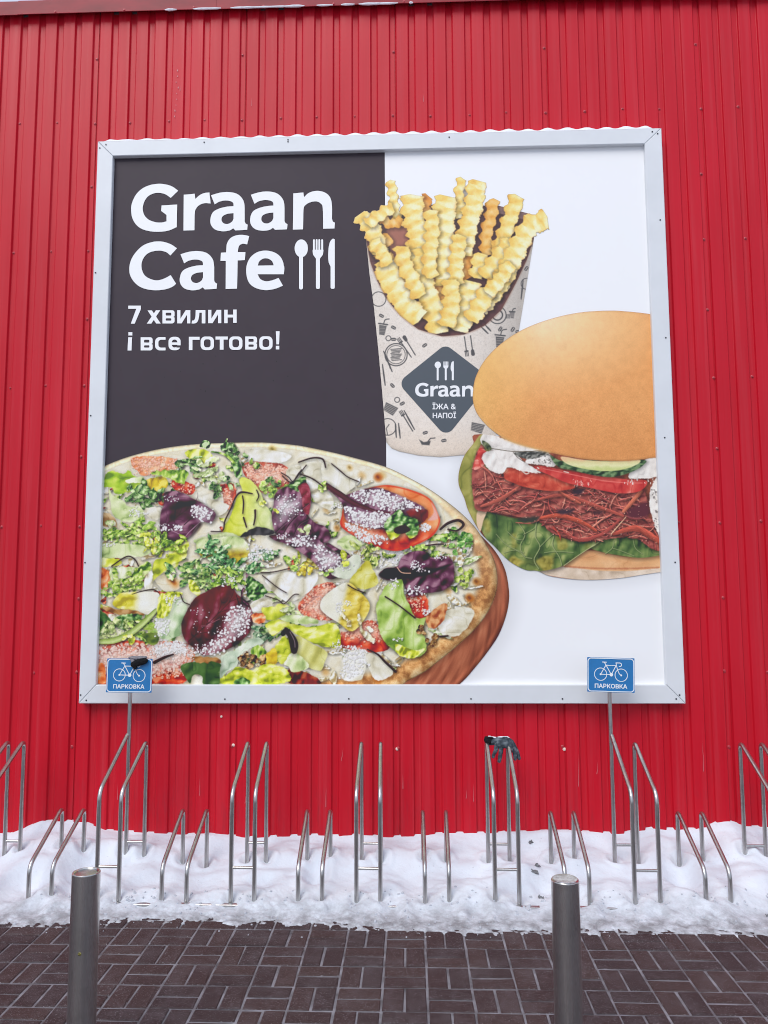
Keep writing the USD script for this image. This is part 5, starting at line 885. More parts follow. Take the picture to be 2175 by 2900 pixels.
L_f = poly_sh(mixed([(862, 585, 1), (830, 578), (790, 580), (755, 596), (735, 626), (730, 662), (729, 678, 1), (700, 680, 1), (697, 727, 1), (728, 727, 1), (727, 888, 1), (792, 886, 1), (796, 724, 1), (837, 722, 1), (840, 676, 1), (797, 676, 1), (799, 655), (807, 637), (825, 629), (850, 632, 1)]))
L_e = poly_sh(mixed([(1060, 803, 1), (1062, 760), (1045, 710), (1010, 680), (960, 668), (910, 676), (870, 705), (848, 750), (845, 800), (860, 850), (895, 880), (950, 894), (1005, 888), (1055, 869, 1), (1030, 824, 1), (990, 839), (955, 843), (925, 830), (910, 803, 1)]), [mixed([(911, 754, 1), (920, 729), (945, 713), (970, 714), (992, 728), (1002, 752, 1)])])
mv = lambda g_, x, y: affinity.translate(g_, x, y)
WORD1 = [L_G, L_r, L_a, mv(L_a, 228, -3), L_n]; WORD2 = [L_C, mv(L_a, -175, 338), L_f, L_e]
ell = lambda x, y, rx, ry: affinity.scale(Point(x, y).buffer(1, 24), rx, ry)
rr_ = lambda x0, y0, x1, y1, r: sbox(x0 + r, y0 + r, x1 - r, y1 - r).buffer(r, 6)
SPOON = unary_union([ell(1160, 655, 38, 51), rr_(1147, 690, 1170, 890, 10)])
FORK = unary_union([rr_(1227, 603, 1238, 680, 5), rr_(1243, 602, 1253, 680, 5), rr_(1258, 602, 1268, 680, 5), rr_(1274, 603, 1285, 680, 5), Polygon([(1227, 665), (1285, 665), (1282, 690), (1266, 712), (1245, 712), (1229, 690)]).buffer(2), rr_(1244, 700, 1267, 888, 10)])
KNIFE = unary_union([Polygon(mixed([(1352, 603, 1), (1338, 601), (1322, 625), (1314, 680), (1316, 730), (1328, 760, 1), (1352, 760, 1)])), rr_(1328, 740, 1352, 887, 9)])
def ink_mesh(name, shapes, to_draw, mat, y, parent, sub=True):
    """flat lettering: shapes -> drawing units -> metres on the sheet"""
    ms = []
    for s_ in shapes:
        for g_ in getattr(s_, 'geoms', [s_]):
            if g_.area < 1e-6: continue
            g2 = shapely.transform(g_, lambda c: homog(DRAW, to_draw(c))).buffer(0).simplify(.0004)
            for g3 in getattr(g2, 'geoms', [g2]):
                v, f = trimesh.creation.triangulate_polygon(g3, engine='earcut'); V = np.stack([v[:, 0], np.full(len(v), y), v[:, 1]], 1)
                nrm = np.cross(V[f[:, 1]] - V[f[:, 0]], V[f[:, 2]] - V[f[:, 0]])[:, 1]; f = f.copy(); f[nrm > 0] = f[nrm > 0][:, ::-1]; ms.append(trimesh.Trimesh(V, f, process=False))
    return put(name, cat(ms), mat, parent)
fromT = lambda c: np.asarray(c) / 2.0232 + np.array([280, 380])
for g_ in WORD1 + WORD2: ink_mesh('headline_letter', [g_], fromT, 'print_white', YP - .0022, poster)
for nm_, g_ in (('spoon_symbol', SPOON), ('fork_symbol', FORK), ('knife_symbol', KNIFE)): ink_mesh(nm_, [g_], fromT, 'print_white', YP - .0022, poster)
# slogan: strokes with flat ends (slogan grid units)
W_S = 34
def st(*p, w=W_S, j=2): return LineString(p).buffer(w / 2, cap_style=2, join_style=j)
def bowl(x0, y0, x1, y1, r, w=W_S): return rr_(x0, y0, x1, y1, r).difference(rr_(x0 + w, y0 + w * .82, x1 - w, y1 - w * .82, max(4, r - w * .6)))
def v_(x, y, h=135, w=124):
    return unary_union([rr_(x, y, x + w, y + h, 26).union(sbox(x, y, x + 60, y + h))]).difference(unary_union([rr_(x + W_S, y + 26, x + w - 34, y + 55, 8), rr_(x + W_S, y + 82, x + w - 34, y + h - 28, 8), sbox(x + w - 8, y + 62, x + w + 4, y + 74)]))
def i_(x, y, h=135, w=134): return unary_union([sbox(x, y, x + W_S - 1, y + h), sbox(x + w - W_S + 1, y, x + w, y + h), Polygon([(x + 4, y + h), (x + 46, y + h), (x + w - 4, y), (x + w - 46, y)])])
def o_(x, y, h=138, w=136): return bowl(x, y, x + w, y + h, 46)
S1 = [unary_union([sbox(48, 58, 178, 90), Polygon([(138, 70), (178, 62), (178, 92), (114, 242), (75, 242)])]),
      unary_union([Polygon([(246, 106), (290, 106), (380, 240), (334, 240)]), Polygon([(332, 104), (376, 104), (284, 241), (238, 241)])]),
      v_(398, 104), i_(548, 103), unary_union([sbox(800, 102, 836, 238), sbox(742, 102, 810, 130), Polygon(mixed([(738, 102, 1), (776, 102, 1), (770, 180), (752, 226), (722, 240), (696, 239, 1), (700, 210, 1), (722, 204), (734, 172)]))]), i_(864, 101), unary_union([sbox(1028, 100, 1064, 236), sbox(1119, 98, 1156, 234), sbox(1050, 150, 1130, 178)])]
S2 = [unary_union([sbox(50, 328, 90, 362), Polygon([(48, 380), (88, 380), (82, 515), (42, 515)])]), v_(176, 380, 134, 122),
      bowl(322, 378, 480, 514, 50).intersection(sbox(300, 300, 430, 600)).buffer(-5).buffer(5), unary_union([bowl(460, 376, 584, 512, 48).difference(sbox(540, 462, 600, 486)), sbox(480, 432, 572, 458)]),
      unary_union([sbox(668, 376, 704, 511), sbox(668, 376, 778, 407)]), o_(788, 373), unary_union([sbox(940, 373, 1066, 404), sbox(984, 390, 1022, 508)]), o_(1078, 372), v_(1242, 372, 134, 122), o_(1386, 370), unary_union([Polygon([(1556, 318), (1594, 318), (1588, 452), (1560, 452)]), sbox(1556, 468, 1590, 504)])]
fromS = lambda c: np.asarray(c) / 3.6065 + np.array([350, 850])
for g_ in S1 + S2: ink_mesh('slogan_letter', [g_], fromS, 'print_white', YP - .0022, poster)
# badge on the cup, with its own lettering
fromF = lambda c: np.asarray(c) / 2.542 + np.array([980, 450])
badge = Polygon([(715, 1335), (1052, 1592), (722, 2005), (372, 1612)]).buffer(-62).buffer(62, 16)
ink_mesh('cup_badge', [badge], fromF, 'print_slate', YP - .0030, poster)
k_ = 425 / 1167.0
toF = lambda c: fromF(np.c_[497 + (np.asarray(c)[:, 0] - 185) * k_, 1612 + (np.asarray(c)[:, 1] - 285) * k_ * 1.0 + (np.asarray(c)[:, 0] - 185) * k_ * .012])
icn = lambda c: fromF(np.c_[638 + (np.asarray(c)[:, 0] - 1122) * .60, 1460 + (np.asarray(c)[:, 1] - 604) * .475])
small = []
def glyphs(text, x0, x1, base, cap):
    m = meshkit.text_mesh(text, 1.0, .01, bold=True); sec = m.section(plane_origin=(0, 0, .005), plane_normal=(0, 0, 1)).to_2D()[0]
    tf = m.section(plane_origin=(0, 0, .005), plane_normal=(0, 0, 1)); p2, T_ = tf.to_2D(); out = []
    for g_ in p2.polygons_full: out.append(affinity.translate(g_, T_[0, 3], T_[1, 3]))
    u_ = unary_union(out); a0, b0, a1, b1 = u_.bounds; sx = (x1 - x0) / (a1 - a0)
    return affinity.affine_transform(u_, [sx, 0, 0, -cap, x0 - a0 * sx, base])
small = [glyphs('ЇЖА &', 622, 790, 1802, 37), glyphs('НАПОЇ', 624, 792, 1866, 36)]
lt = [shapely.transform(g_, toF) for g_ in WORD1] + [shapely.transform(g_, icn) for g_ in (SPOON, FORK, KNIFE)] + [shapely.transform(g_, fromF) for g_ in small]
for g_ in lt: ink_mesh('cup_letter', [g_], lambda c: np.asarray(c), 'print_white', YP - .0037, poster)

# ================================================================== plain grounds of the sheet
XS_ = -.1632
xg = np.unique(np.r_[XS_, np.arange(XS_, GX1 + .012, .012), GX1 + .012]); zg = np.unique(np.r_[GZ0 - .012, np.arange(GZ0 - .012, GZ1 + .012, .012), GZ1 + .012])
XX, ZZ = np.meshgrid(xg, zg); q = homog(UNDRAW, np.c_[XX.ravel(), ZZ.ravel()]); wcol = np.full((len(q), 3), 1.0) * np.array([.845, .852, .862])
def soft_shadow(P, soft, a, off):
    global wcol
    d = sd_poly(q - np.array(off), smooth_poly(P, 3)); wcol *= (1 - a * (1 - sstep(-soft * .3, soft, d)))[:, None]
soft_shadow(gF((290, 1990), (420, 2060), (680, 2100), (900, 2080), (1060, 2030), (1060, 1900), (300, 1900)), 34, .20, (6, 14)); soft_shadow(np.vstack([LOW]), 36, .12, (-8, 12)); soft_shadow(BOARD, 46, .14, (14, 6)); soft_shadow(PIZZA, 40, .10, (8, -2))
n = len(xg); a = (np.arange(len(zg) - 1)[:, None] * n + np.arange(n - 1)[None]).ravel()
put('white_ground', (np.stack([XX.ravel(), np.full(len(q), YP), ZZ.ravel()], 1), np.stack([a, a + 1, a + n + 1, a + n], 1)), 'printed_film', poster, colors=wcol)
put('sheet_substrate', bx(GX0 - .015, GX1 + .015, YP + .003, -.0405, GZ0 - .015, GZ1 + .015), 'backing', poster)
put('dark_ground', (np.array([(GX0 - .012, YP, GZ0 - .012), (XS_, YP, GZ0 - .012), (XS_, YP, GZ1 + .012), (GX0 - .012, YP, GZ1 + .012)], float), np.array([[0, 1, 2, 3]])), 'print_dark', poster)
# specks of dirt on the dark half
sp = []; r_s = np.random.default_rng(8)
for (x, y) in list(zip(r_s.uniform(330, 1080, 26), r_s.uniform(900, 1230, 26))) + [(995, 1195), (903, 1193), (915, 1195), (665, 1153), (657, 1152), (774, 1078), (582, 1108)]:
    c = homog(DRAW, [(x, y)])[0]; r = r_s.uniform(.002, .0045); th = np.linspace(0, 6.28, 7)[:-1]
    V = np.c_[c[0] + r * np.cos(th), np.full(6, YP - .0012), c[1] + r * 1.5 * np.sin(th)]; sp.append(trimesh.Trimesh(V, [(0, 1, 2), (0, 2, 3), (0, 3, 4), (0, 4, 5)], process=False))
tag(put('dirt_specks', cat(sp), 'frame_gap', poster), None, None, None, 'stuff')
# ================================================================== snow
FEET = [-2.634, -2.516, -2.255, -2.118, -1.851, -1.720, -1.466, -1.320, -1.060, -.923, -.667, -.527, -.328, -.189, .069, .208, .472, .610, .873, 1.011, 1.268, 1.411, 1.669, 1.808, 2.07, 2.203]
def snow_height(x, y):
    x, y = np.asarray(x, float), np.asarray(y, float)
    wx = [-8, -3.6, -2.95, -2.727, -2.51, -2.342, -2.22, -2.07, -1.71, -1.135, -.635, -.19, .31, 1.01, 1.40, 1.59, 1.775, 1.867, 1.93, 2.0, 2.08, 2.19, 2.6, 3.2, 8]
    wz = [.22, .26, .23, .196, .274, .291, .275, .223, .209, .189, .208, .197, .222, .224, .235, .272, .262, .251, .262, .297, .304, .271, .25, .27, .22]
    hw = np.interp(x, wx, wz)
    t = np.clip(-y, 0, 1.3)
    base = np.interp(t, [0, .1, .266, .45, .60, .70, .82, .93, 1.0, 1.1, 1.3], [1.0, .86, .66, .42, .25, .155, .075, .03, .0, -.04, -.05])
    h = hw * base
    P = np.stack([x, y, np.zeros_like(x)], -1)
    lump = (meshkit.fbm(P * [3.0, 4.6, 1], 2, 7) - .5) * .125 + (meshkit.fbm(P * [9, 12, 1], 2, 17) - .5) * .020
    h = h + lump * np.interp(t, [0, .06, .5, .72, .86, 1.1], [.25, .9, 1, .55, .2, .1])
    fine = (meshkit.fbm(P * [34, 40, 1], 3, 27) - .5) * .012 * np.interp(t, [0, .45, .75, .95], [.2, .3, .8, .7])
    h = h + fine
    for cx, cy, rx, ry, d in [(-1.05, -.80, .05, .11, .028), (-.45, -.86, .05, .11, .026), (-.12, -.78, .05, .12, .028), (.36, -.84, .05, .12, .03), (1.12, -.82, .06, .12, .03), (1.36, -.9, .05, .1, .025), (-1.55, -.82, .05, .12, .03), (-2.15, -.86, .06, .12, .03), (.95, -.66, .05, .1, .03), (-.9, -.5, .07, .07, .03), (-2.05, -.48, .09, .2, .05), (-2.32, -.6, .12, .12, .045), (-.60, -.42, .06, .12, .05), (1.62, -.42, .08, .17, .055), (1.70, -.62, .07, .1, .03), (2.15, -.75, .3, .16, .04), (-2.6, -.8, .3, .12, .03), (.33, -.4, .16, .12, .03), (.78, -.52, .07, .1, .03), (-1.25, -.52, .1, .08, .02), (.02, -.6, .12, .1, .025)]:
        d2 = ((x - cx) / rx) ** 2 + ((y - cy) / ry) ** 2
        h = h - d * np.exp(-d2) + d * .35 * np.exp(-(np.sqrt(d2) - 1.6) ** 2 * 3)
    # hollows melted round the feet of the racks
    for fx in FEET:
        for fy, dd_ in ((-.70, .016), (-.266, .026)):
            r2 = ((x - fx) / .030) ** 2 + ((y - fy) / .034) ** 2; h = h - dd_ * np.exp(-r2) + dd_ * .35 * np.exp(-(np.sqrt(r2) - 1.9) ** 2 * 2.5)
    # the trodden edge: thins out to nothing on the paving
    ye = np.interp(x, [-8, -2.4, -2.1, -1.75, -1.6, -1.3, -1.12, -1.05, -.8, -.66, -.52, -.35, -.13, .4, 1.2, 2, 8], [-1.0, -1.0, -.985, -.93, -.905, -.885, -.885, -.935, -.90, -.955, -.92, -.985, -1.02, -1.008, -1.0, -1.01, -1.0])
    ye = ye + (meshkit.fbm(np.stack([x * 7, 0 * x, 0 * x], -1), 3, 3) - .5) * .05 + (meshkit.fbm(np.stack([x * 30, y * 34, 0 * x], -1), 4, 5) - .5) * .17
    film = np.clip((y - ye) / .07, -1, 1)
    h = np.where(film > 0, np.maximum(h, .0035 + .007 * film + fine * .5), -.010 + .0115 * (1 + film))
    blend = np.clip((y - ye) / .16, 0, 1)
    return np.where(film > 0, h * blend + (.0035 + .006 * film + fine * .4) * (1 - blend), h)
gx = np.concatenate([np.arange(-8, -3.0, .06), np.arange(-3.0, 2.7, .0085), np.arange(2.7, 8.01, .06)])
gy = np.concatenate([np.arange(.0, -1.16, -.0085)])
X, Y = np.meshgrid(gx, gy); Z = snow_height(X, Y)
nx = len(gx); ii = (np.arange(len(gy) - 1)[:, None] * nx + np.arange(nx - 1)[None]).ravel()
sn = put('snow', (np.stack([X, Y, Z], -1).reshape(-1, 3), np.stack([ii, ii + nx, ii + nx + 1, ii + 1], 1)), 'snow', None, smooth=True)
tag(sn, 'trodden snow bank heaped along the foot of the red wall', None, None, 'stuff')
# crumbs of snow and ice thrown on the paving and on the bank
cr = []; rc = np.random.default_rng(11)
for _ in range(300):
    x = rc.uniform(-2.2, 2.1); y = -.62 - abs(rc.normal(0, .22)); y = max(y, -1.75)
    if y < -1.1 and rc.random() < .55: continue
    m = trimesh.creation.icosphere(1, radius=rc.uniform(.003, .008) if y > -1.0 else rc.uniform(.002, .0045)); m.vertices *= rc.uniform(.6, 1.3, 3); m.vertices += rc.normal(0, .0008, m.vertices.shape)
    z = float(snow_height(np.array([x]), np.array([y]))[0]); m.apply_translation((x, y, max(z, .001) + .001)); cr.append(m)
tag(put('snow_crumbs', cat(cr), 'crumb_snow'), 'loose crumbs of snow scattered over bank edge and paving', None, None, 'stuff')
# snow lying on the billboard's top rail and on the flashing
def ridge(xs, y0, y1, z0, hf, n=7):
    V = []; F = []
    for a, x in enumerate(xs):
        h = hf(x)
        for b in range(n):
            t = b / (n - 1); V.append((x, y0 + (y1 - y0) * t, z0 + h * (math.sin(math.pi * min(1, .12 + t * .95)) if t < .5 else max(.35, math.sin(math.pi * t) ** .6 if t < 1 else .35)) if 0 < b else z0 - .002))
    for a in range(len(xs) - 1):
        for b in range(n - 1):
            p = a * n + b; F.append((p, p + 1, p + n + 1, p + n))
    return np.array(V), np.array(F)
xs = np.arange(FX0 + .03, FX1 - .035, .012)
def hf(x):
    u = (x - XV0) / PITCH_R * 2 * math.pi
    wave = .5 - .5 * math.cos(u + math.pi)
    ramp = np.interp(x, [-2.2, -1.9, -1.5, -.7, 0, 1.7], [.4, .45, .6, .9, 1.0, .9])
    n = float(meshkit.fbm(np.array([[x * 9, 0, 0]]), 3, 2)[0])
    return (.014 + .022 * wave * ramp + .014 * (n - .4)) * float(np.interp(x, [FX0 + .03, FX0 + .08, FX1 - .09, FX1 - .035], [.2, 1, 1, .1]))
tag(put('snow_on_frame', ridge(xs, YF + .002, -.003, FZ1 + .001, hf), 'clean_snow', None, smooth=True), 'thin wavy ridge of snow lying on the billboard frame', None, None, 'stuff')
fs = []
for a, b in [(-1.79, -1.70), (-1.75, -1.72), (-1.58, -1.37), (-1.30, -.88), (-.92, -.75), (-.66, -.54), (-.48, -.38), (-.35, -.06), (.02, .05), (-.30, -.10)]:
    xx = np.linspace(a, b, max(4, int((b - a) / .03)))
    fs.append(trimesh.util.concatenate([tube([(x, -.069, 6.112) for x in xx], [.004] + [rc.uniform(.006, .010) for _ in xx[2:]] + [.004], 8)]))
tag(put('snow_on_flashing', cat(fs), 'clean_snow'), 'streaks of snow caught on the lip of the roof edge flashing', None, None, 'stuff')

# ================================================================== bike racks
YFR, YRR, TR = -.70, -.266, .0132
def hoop_tall(x, dx=0.0, joined=False):
    if joined: pts = fillet([(x, YFR, -.03), (x, YFR, .645), (x + dx, YRR - .004, .893)], [.10])
    else: pts = fillet([(x, YFR, -.03), (x, YFR, .640), (x + dx, YRR, .862), (x + dx, YRR, -.03)], [.10, .035], 9)
    return tube(pts, TR)
def hoop_short(x, dx=0.0):
    return tube(fillet([(x, YFR, -.03), (x, YFR, .215), (x + dx, YRR, .438), (x + dx, YRR, -.03)], [.09, .032], 9), TR)
def bar(x0, x1, y, z): return tube([(x0, y, z), ((x0 + x1) / 2, y, z), (x1, y, z)], .0085, 10)
sections = [
 ('steel bike rack section at the left, joined to the left parking sign', [('T', -2.634, -2.516), ('S', -2.255, -2.118), ('TS', -1.851, -1.720), ('S', -1.466, -1.320), ('T', -1.060, -.923), ('S', -.667, -.527)]),
 ('steel bike rack section under the burger, joined to the right parking sign', [('T', -.328, -.189), ('S', .069, .208), ('T', .472, .610), ('S', .873, 1.011), ('TS', 1.268, 1.411), ('S', 1.669, 1.808)]),
 ('steel bike rack section cut off by the right picture edge', [('T', 2.07, 2.203), ('S', 2.47, 2.61), ('T', 2.87, 3.01)])]
for label, slots in sections:
    rk = thing('bike_rack', label, 'bike rack')
    for kind, a, b in slots:
        wh = xf('wheel_holder', rk)
        if kind == 'S':
            put('hoop', hoop_short(a, -.004), 'steel', wh, smooth=50); put('hoop', hoop_short(b, .004), 'steel', wh, smooth=50)
        else:
            put('hoop', hoop_tall(a, .004, kind == 'TS'), 'steel', wh, smooth=50)
            put('hoop', hoop_tall(b, -.012 if kind == 'T' and a < 0 else 0.0), 'steel', wh, smooth=50)
            put('crossbar', bar(a, b, YFR, .215), 'steel', wh, smooth=50); put('crossbar', bar(a + .003, b - .004, YRR, .222), 'steel', wh, smooth=50)
    x0, x1 = slots[0][1] - .07, slots[-1][2] + .06
    put('base_rail', bx(x0, x1, YFR - .05, YFR - .018, -.02, .025, .002), 'steel', rk)
    put('base_rail', bx(x0, x1, YRR - .018, YRR + .018, -.02, .012, .002), 'steel', rk)

# ================================================================== parking signs
def flat(shape, y0, y1, origin):
    """extrudes a shapely shape given in (x, z) metres about origin, from y0 to y1 (y0 in front)"""
    gs = [g for g in getattr(shape, 'geoms', [shape]) if g.area > 1e-9]
    ms = []
    for g in gs:
        m = trimesh.creation.extrude_polygon(g, y1 - y0, engine='earcut'); v = m.vertices.copy()
        m.vertices = np.stack([v[:, 0] + origin[0], y0 + v[:, 2], v[:, 1] + origin[1]], 1); m.invert(); m.fix_normals(); ms.append(m)
    return cat(ms)
def rrect(w, h, r): return sbox(-w / 2 + r, -h / 2 + r, w / 2 - r, h / 2 - r).buffer(r, 8)
def bicycle():
    """line drawing in sign pixels: wheels, frame, saddle, drop bar"""
    ln = lambda *p, w=13: LineString(p).buffer(w / 2, cap_style=2, join_style=1)
    parts = [Point(585, 587).buffer(157, 32).difference(Point(585, 587).buffer(141, 32)), Point(1085, 600).buffer(158, 32).difference(Point(1085, 600).buffer(142, 32)),
             Point(585, 588).buffer(23), Point(1085, 603).buffer(22), Point(845, 592).buffer(42),
             ln((585, 588), (845, 592), w=18), ln((585, 588), (715, 365), w=17), ln((680, 300), (845, 592), w=18), ln((715, 368), (970, 372), w=18), ln((845, 592), (960, 372), w=18),
             ln((960, 300), (972, 378), (1000, 480), (1040, 570), (1085, 603), w=17), ln((625, 292), (735, 296), w=20),
             ln((956, 305), (1060, 305), (1095, 330), (1095, 365), (1070, 388), (1030, 388), w=19)]
    return unary_union(parts)
def cyr(text, h): # lettering as a flat (x, z) shape through the toolkit's lettering
    m = meshkit.text_mesh(text, h, .002, bold=True); return m
def sign(label, cx, cz, tilt, postx):
    s = thing('parking_sign', label, 'sign', 'bicycle parking signs')
    yf = YRR - TR - .012
    W_, H_ = .300, .218
    put('plate', flat(affinity.rotate(rrect(W_, H_, .004), tilt, origin=(0, 0)), yf, yf + .002, (cx, cz)), 'sign_blue', s)
    put('backing_plate', flat(affinity.rotate(rrect(W_ - .002, H_ - .002, .004), tilt, origin=(0, 0)), yf + .0022, yf + .004, (cx, cz)), 'sign_back', s)
    ring_ = rrect(W_ - .006, H_ - .006, .022).difference(rrect(W_ - .016, H_ - .016, .018))
    put('border', flat(affinity.rotate(ring_, tilt, origin=(0, 0)), yf - .0012, yf - .0002, (cx, cz)), 'sign_white', s)
    k = W_ / 1150.0
    b = affinity.translate(affinity.scale(affinity.translate(bicycle(), -835, -600), k, -k, origin=(0, 0)), 0, 0)
    put('bicycle_symbol', flat(affinity.rotate(b, tilt, origin=(0, 0)), yf - .0012, yf - .0002, (cx, cz)), 'sign_white', s)
    t = cyr('ПАРКОВКА', .026); w = t.vertices[:, 0].max() - t.vertices[:, 0].min(); t.vertices[:, 0] = (t.vertices[:, 0] - t.vertices[:, 0].min()) * (.205 / w) - .1025
    v = t.vertices.copy(); c, sn_ = math.cos(math.radians(tilt)), math.sin(math.radians(tilt)); xx, zz = v[:, 0], v[:, 1] - .083
    t.vertices = np.stack([cx + c * xx - sn_ * zz, yf - .0002 - v[:, 2] * .5, cz + sn_ * xx + c * zz], 1)
    put('lettering', t, 'sign_white', s)
    put('post', tube([(postx, YRR, z) for z in np.linspace(.02, cz + .09, 10)], TR * 1.0), 'steel', s, smooth=50)
    for zc in (cz - .06, cz + .06): put('clamp', bx(postx - .022, postx + .022, yf + .0045, YRR + TR + .003, zc - .011, zc + .011, .002), 'sign_back', s)
    return s
sign('blue bicycle parking sign with black cloth hanging over its top edge', -1.8385, 1.2755, -.6, -1.838)
sign('clean blue bicycle parking sign in front of the white billboard corner', 1.2735, 1.2765, -1.6, 1.267)

# ================================================================== soft things: hulls of balls, melted together
def blob(chains, edge=.006, it=12, mats=None):
    parts = []
    def ball(p, r, sc=None):
        s = m3.Manifold.sphere(float(r), 20)
        if sc is not None: s = s.scale(tuple(map(float, sc)))
        return s.translate(tuple(map(float, p)))
    for ch in chains:
        bs = [ball(*b) for b in ch]
        if len(bs) == 1: parts.append(bs[0])
        for a, b in zip(bs[:-1], bs[1:]): parts.append(m3.Manifold.batch_hull([a, b]))
    m = m3.Manifold.batch_boolean(parts, m3.OpType.Add).refine_to_length(edge).to_mesh()
    t = trimesh.Trimesh(m.vert_properties[:, :3], m.tri_verts, process=True)
    trimesh.smoothing.filter_taubin(t, iterations=it); return t
def rumple(t, f, a, seed=0):
    n = t.vertex_normals; t.vertices = t.vertices + n * ((meshkit.fbm(t.vertices * f, 3, seed) - .5) * a)[:, None]; return t
gl = thing('glove', 'frosty dark knitted glove draped over a tall bike hoop pair', 'glove')
gy0 = -.285
hand = blob([
    [((.490, gy0 + .012, .860), .027, (1, .9, .95)), ((.545, gy0 + .002, .862), .031, (1, 1, .8)), ((.598, gy0, .864), .032, (1, 1.1, .85)), ((.630, gy0 - .002, .846), .025)],
    [((.545, gy0 + .040, .856), .024), ((.61, gy0 + .045, .850), .024)],
    [((.548, gy0 - .026, .846), .019), ((.610, gy0 - .030, .842), .021)],
    [((.606, gy0 + .03, .858), .019), ((.648, gy0 + .026, .832), .0155), ((.668, gy0 + .02, .795), .0135), ((.682, gy0 + .016, .752), .0115)],
    [((.610, gy0 + .006, .855), .019), ((.644, gy0 + .0, .824), .0155), ((.655, gy0 - .004, .787), .0135), ((.653, gy0 - .006, .754), .0118)],
    [((.600, gy0 - .020, .852), .018), ((.620, gy0 - .042, .832), .0165), ((.622, gy0 - .050, .812), .014)],
    [((.568, gy0 - .020, .848), .017), ((.562, gy0 - .034, .806), .0142), ((.556, gy0 - .034, .772), .0130), ((.550, gy0 - .032, .744), .0115)],
    [((.540, gy0 - .018, .846), .016), ((.532, gy0 - .030, .818), .0138), ((.521, gy0 - .028, .790), .0120), ((.513, gy0 - .026, .772), .0108)]], .004, 6)
put('hand', rumple(hand, 70, .008, 4), 'glove_fabric', gl, smooth=True)
cuff = blob([[((.474, gy0 + .006, .868), .030, (.45, 1.0, .75)), ((.498, gy0 + .006, .864), .0285, (.5, 1.0, .95))], [((.482, gy0 + .0, .884), .012, (1, 1.6, .6)), ((.508, gy0, .882), .013, (1, 1.6, .6))]], .005, 4)
put('cuff', rumple(cuff, 60, .006, 9), 'black_knit', gl, smooth=True)
put('frost', rumple(blob([[((.49, gy0 + .004, .889), .006), ((.53, gy0, .880), .0075), ((.57, gy0 - .002, .884), .007), ((.61, gy0, .884), .0075), ((.642, gy0 + .012, .855), .006)]], .004, 4), 90, .006, 2), 'clean_snow', gl, smooth=True)

cl = thing('black_cloth', 'black woolly cloth with grey band hung over the left sign', 'cloth')
cy0 = YRR - TR - .026
put('hanging_end', rumple(blob([[((-1.806, cy0, 1.348), .022, (1, .55, 1)), ((-1.772, cy0, 1.362), .027, (1, .55, .9)), ((-1.736, cy0, 1.372), .022, (1, .55, .9))], [((-1.802, cy0, 1.344), .018, (1, .6, 1)), ((-1.798, cy0, 1.330), .014, (1, .6, 1))]], .005, 8), 45, .010, 3), 'black_knit', cl, smooth=True)
put('grey_band', rumple(blob([[((-1.836, cy0 + .010, 1.391), .010, (1, 1, .7)), ((-1.79, cy0 + .006, 1.386), .013, (1, 1, .8)), ((-1.738, cy0 + .008, 1.391), .010, (1, 1, .7))], [((-1.826, cy0 + .006, 1.388), .010, (1, .7, 1)), ((-1.812, cy0 + .002, 1.365), .013, (1, .6, 1))], [((-1.83, cy0 + .03, 1.391), .012, (1, .7, .7)), ((-1.74, cy0 + .03, 1.391), .012, (1, .7, .7))]], .005, 6), 50, .006, 5), 'grey_cloth', cl, smooth=True)

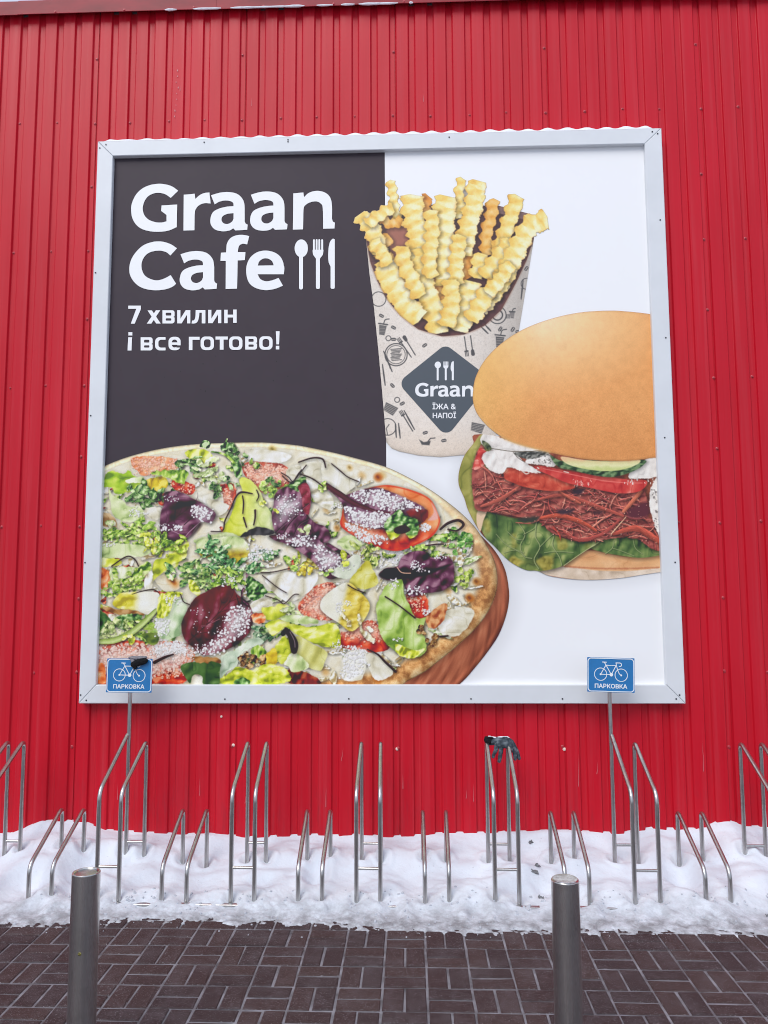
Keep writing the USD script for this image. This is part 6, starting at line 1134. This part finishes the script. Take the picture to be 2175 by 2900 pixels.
# ================================================================== bollards
def bollard(label, x, y, top, capped, lean):
    b = thing('bollard', label, 'bollard', 'stainless bollards in front of the bike racks', (x, y, 0))
    r = .054
    if capped:
        pr = [(0.0, -.02), (r, -.02), (r, top - .006), (r - .0015, top - .003), (r - .004, top - .002)]
        put('post', trimesh.creation.revolve(np.array(pr), sections=56), 'bollard_steel', b, smooth=40)
        pr = [(r - .004, top - .0035), (r - .0035, top + .000), (r - .006, top + .002), (r - .014, top + .001), (0, top + .0)]
        put('cap_plate', trimesh.creation.revolve(np.array(pr), sections=56), 'bollard_steel', b, smooth=40)
    else:
        pr = [(0.0, -.02), (r, -.02), (r, top - .004), (r - .002, top), (r - .007, top), (r - .010, top - .003), (r - .0105, top - .02)]
        put('post', trimesh.creation.revolve(np.array(pr), sections=56), 'bollard_steel', b, smooth=40)
        put('cap_plate', trimesh.creation.revolve(np.array([(r - .0107, top - .0065), (r - .02, top - .005), (0, top - .0045)]), sections=56), 'steel', b, smooth=40)
        plug = trimesh.creation.icosphere(2, .0065); plug.vertices *= (1, .25, 1); plug.apply_translation((.006, -r, top - .285)); put('bolt_plug', plug, 'plug_yellow', b, smooth=True)
        c = trimesh.creation.icosphere(1, .0024); cs_ = []
        for dx, dz in ((-.0015, .003), (.003, -.001), (-.002, -.003)):
            q = c.copy(); q.apply_translation((.006 + dx, -r - .0012, top - .285 + dz)); cs_.append(q)
        put('plug_slots', cat(cs_), 'black_knit', b)
    return b
plain('plug_yellow', (.30, .27, .06), .6)
bollard('round steel bollard with recessed cap and yellow plug, before the left rack', -1.28, -2.272, .726, False, 0)
bollard('round steel bollard with flat welded cap, before the burger side rack', .592, -2.226, .697, True, 0)

# ================================================================== scraps in the snow
def scrap(label, x, y, sx, sy, rz, seed):
    r = np.random.default_rng(seed); n = 7
    u, v = np.meshgrid(np.linspace(-1, 1, n), np.linspace(-1, 1, 5)); zz = r.normal(0, .0035, u.shape) + .006 * np.sin(u * 2 + seed)
    V = np.stack([u * sx + r.normal(0, .002, u.shape), v * sy + r.normal(0, .002, u.shape), zz], -1).reshape(-1, 3)
    a = (np.arange(4)[:, None] * n + np.arange(n - 1)[None]).ravel(); F = np.stack([a, a + 1, a + n + 1, a + n], 1); F = np.vstack([F[:, [0, 1, 2]], F[:, [0, 2, 3]]])
    Vb = V - [0, 0, .0022]; m = trimesh.Trimesh(np.vstack([V, Vb]), np.vstack([F, F[:, ::-1] + len(V)]), process=False)
    m.apply_transform(trimesh.transformations.euler_matrix(math.radians(22), r.uniform(-.2, .2), math.radians(rz)))
    z = float(snow_height(np.array([x]), np.array([y]))[0]); m.apply_translation((x, y, z + .008))
    tag(put('scrap', m, 'litter_grey'), label, 'scrap')
scrap('small dark scrap high on the snow, right of the gloved hoops', .768, -.115, .014, .009, 25, 1)
scrap('grey oblong scrap on the snow, upper of the touching two', .766, -.372, .017, .012, 30, 2)
scrap('bent dark grey scrap lying just below the oblong one', .738, -.452, .022, .012, -4, 3)
scrap('lowest grey scrap on the snow, left of the capped bollard', .742, -.640, .014, .011, -35, 4)
scrap('small black scrap on dirty snow at the right picture edge', 1.97, -.80, .012, .009, 10, 5)
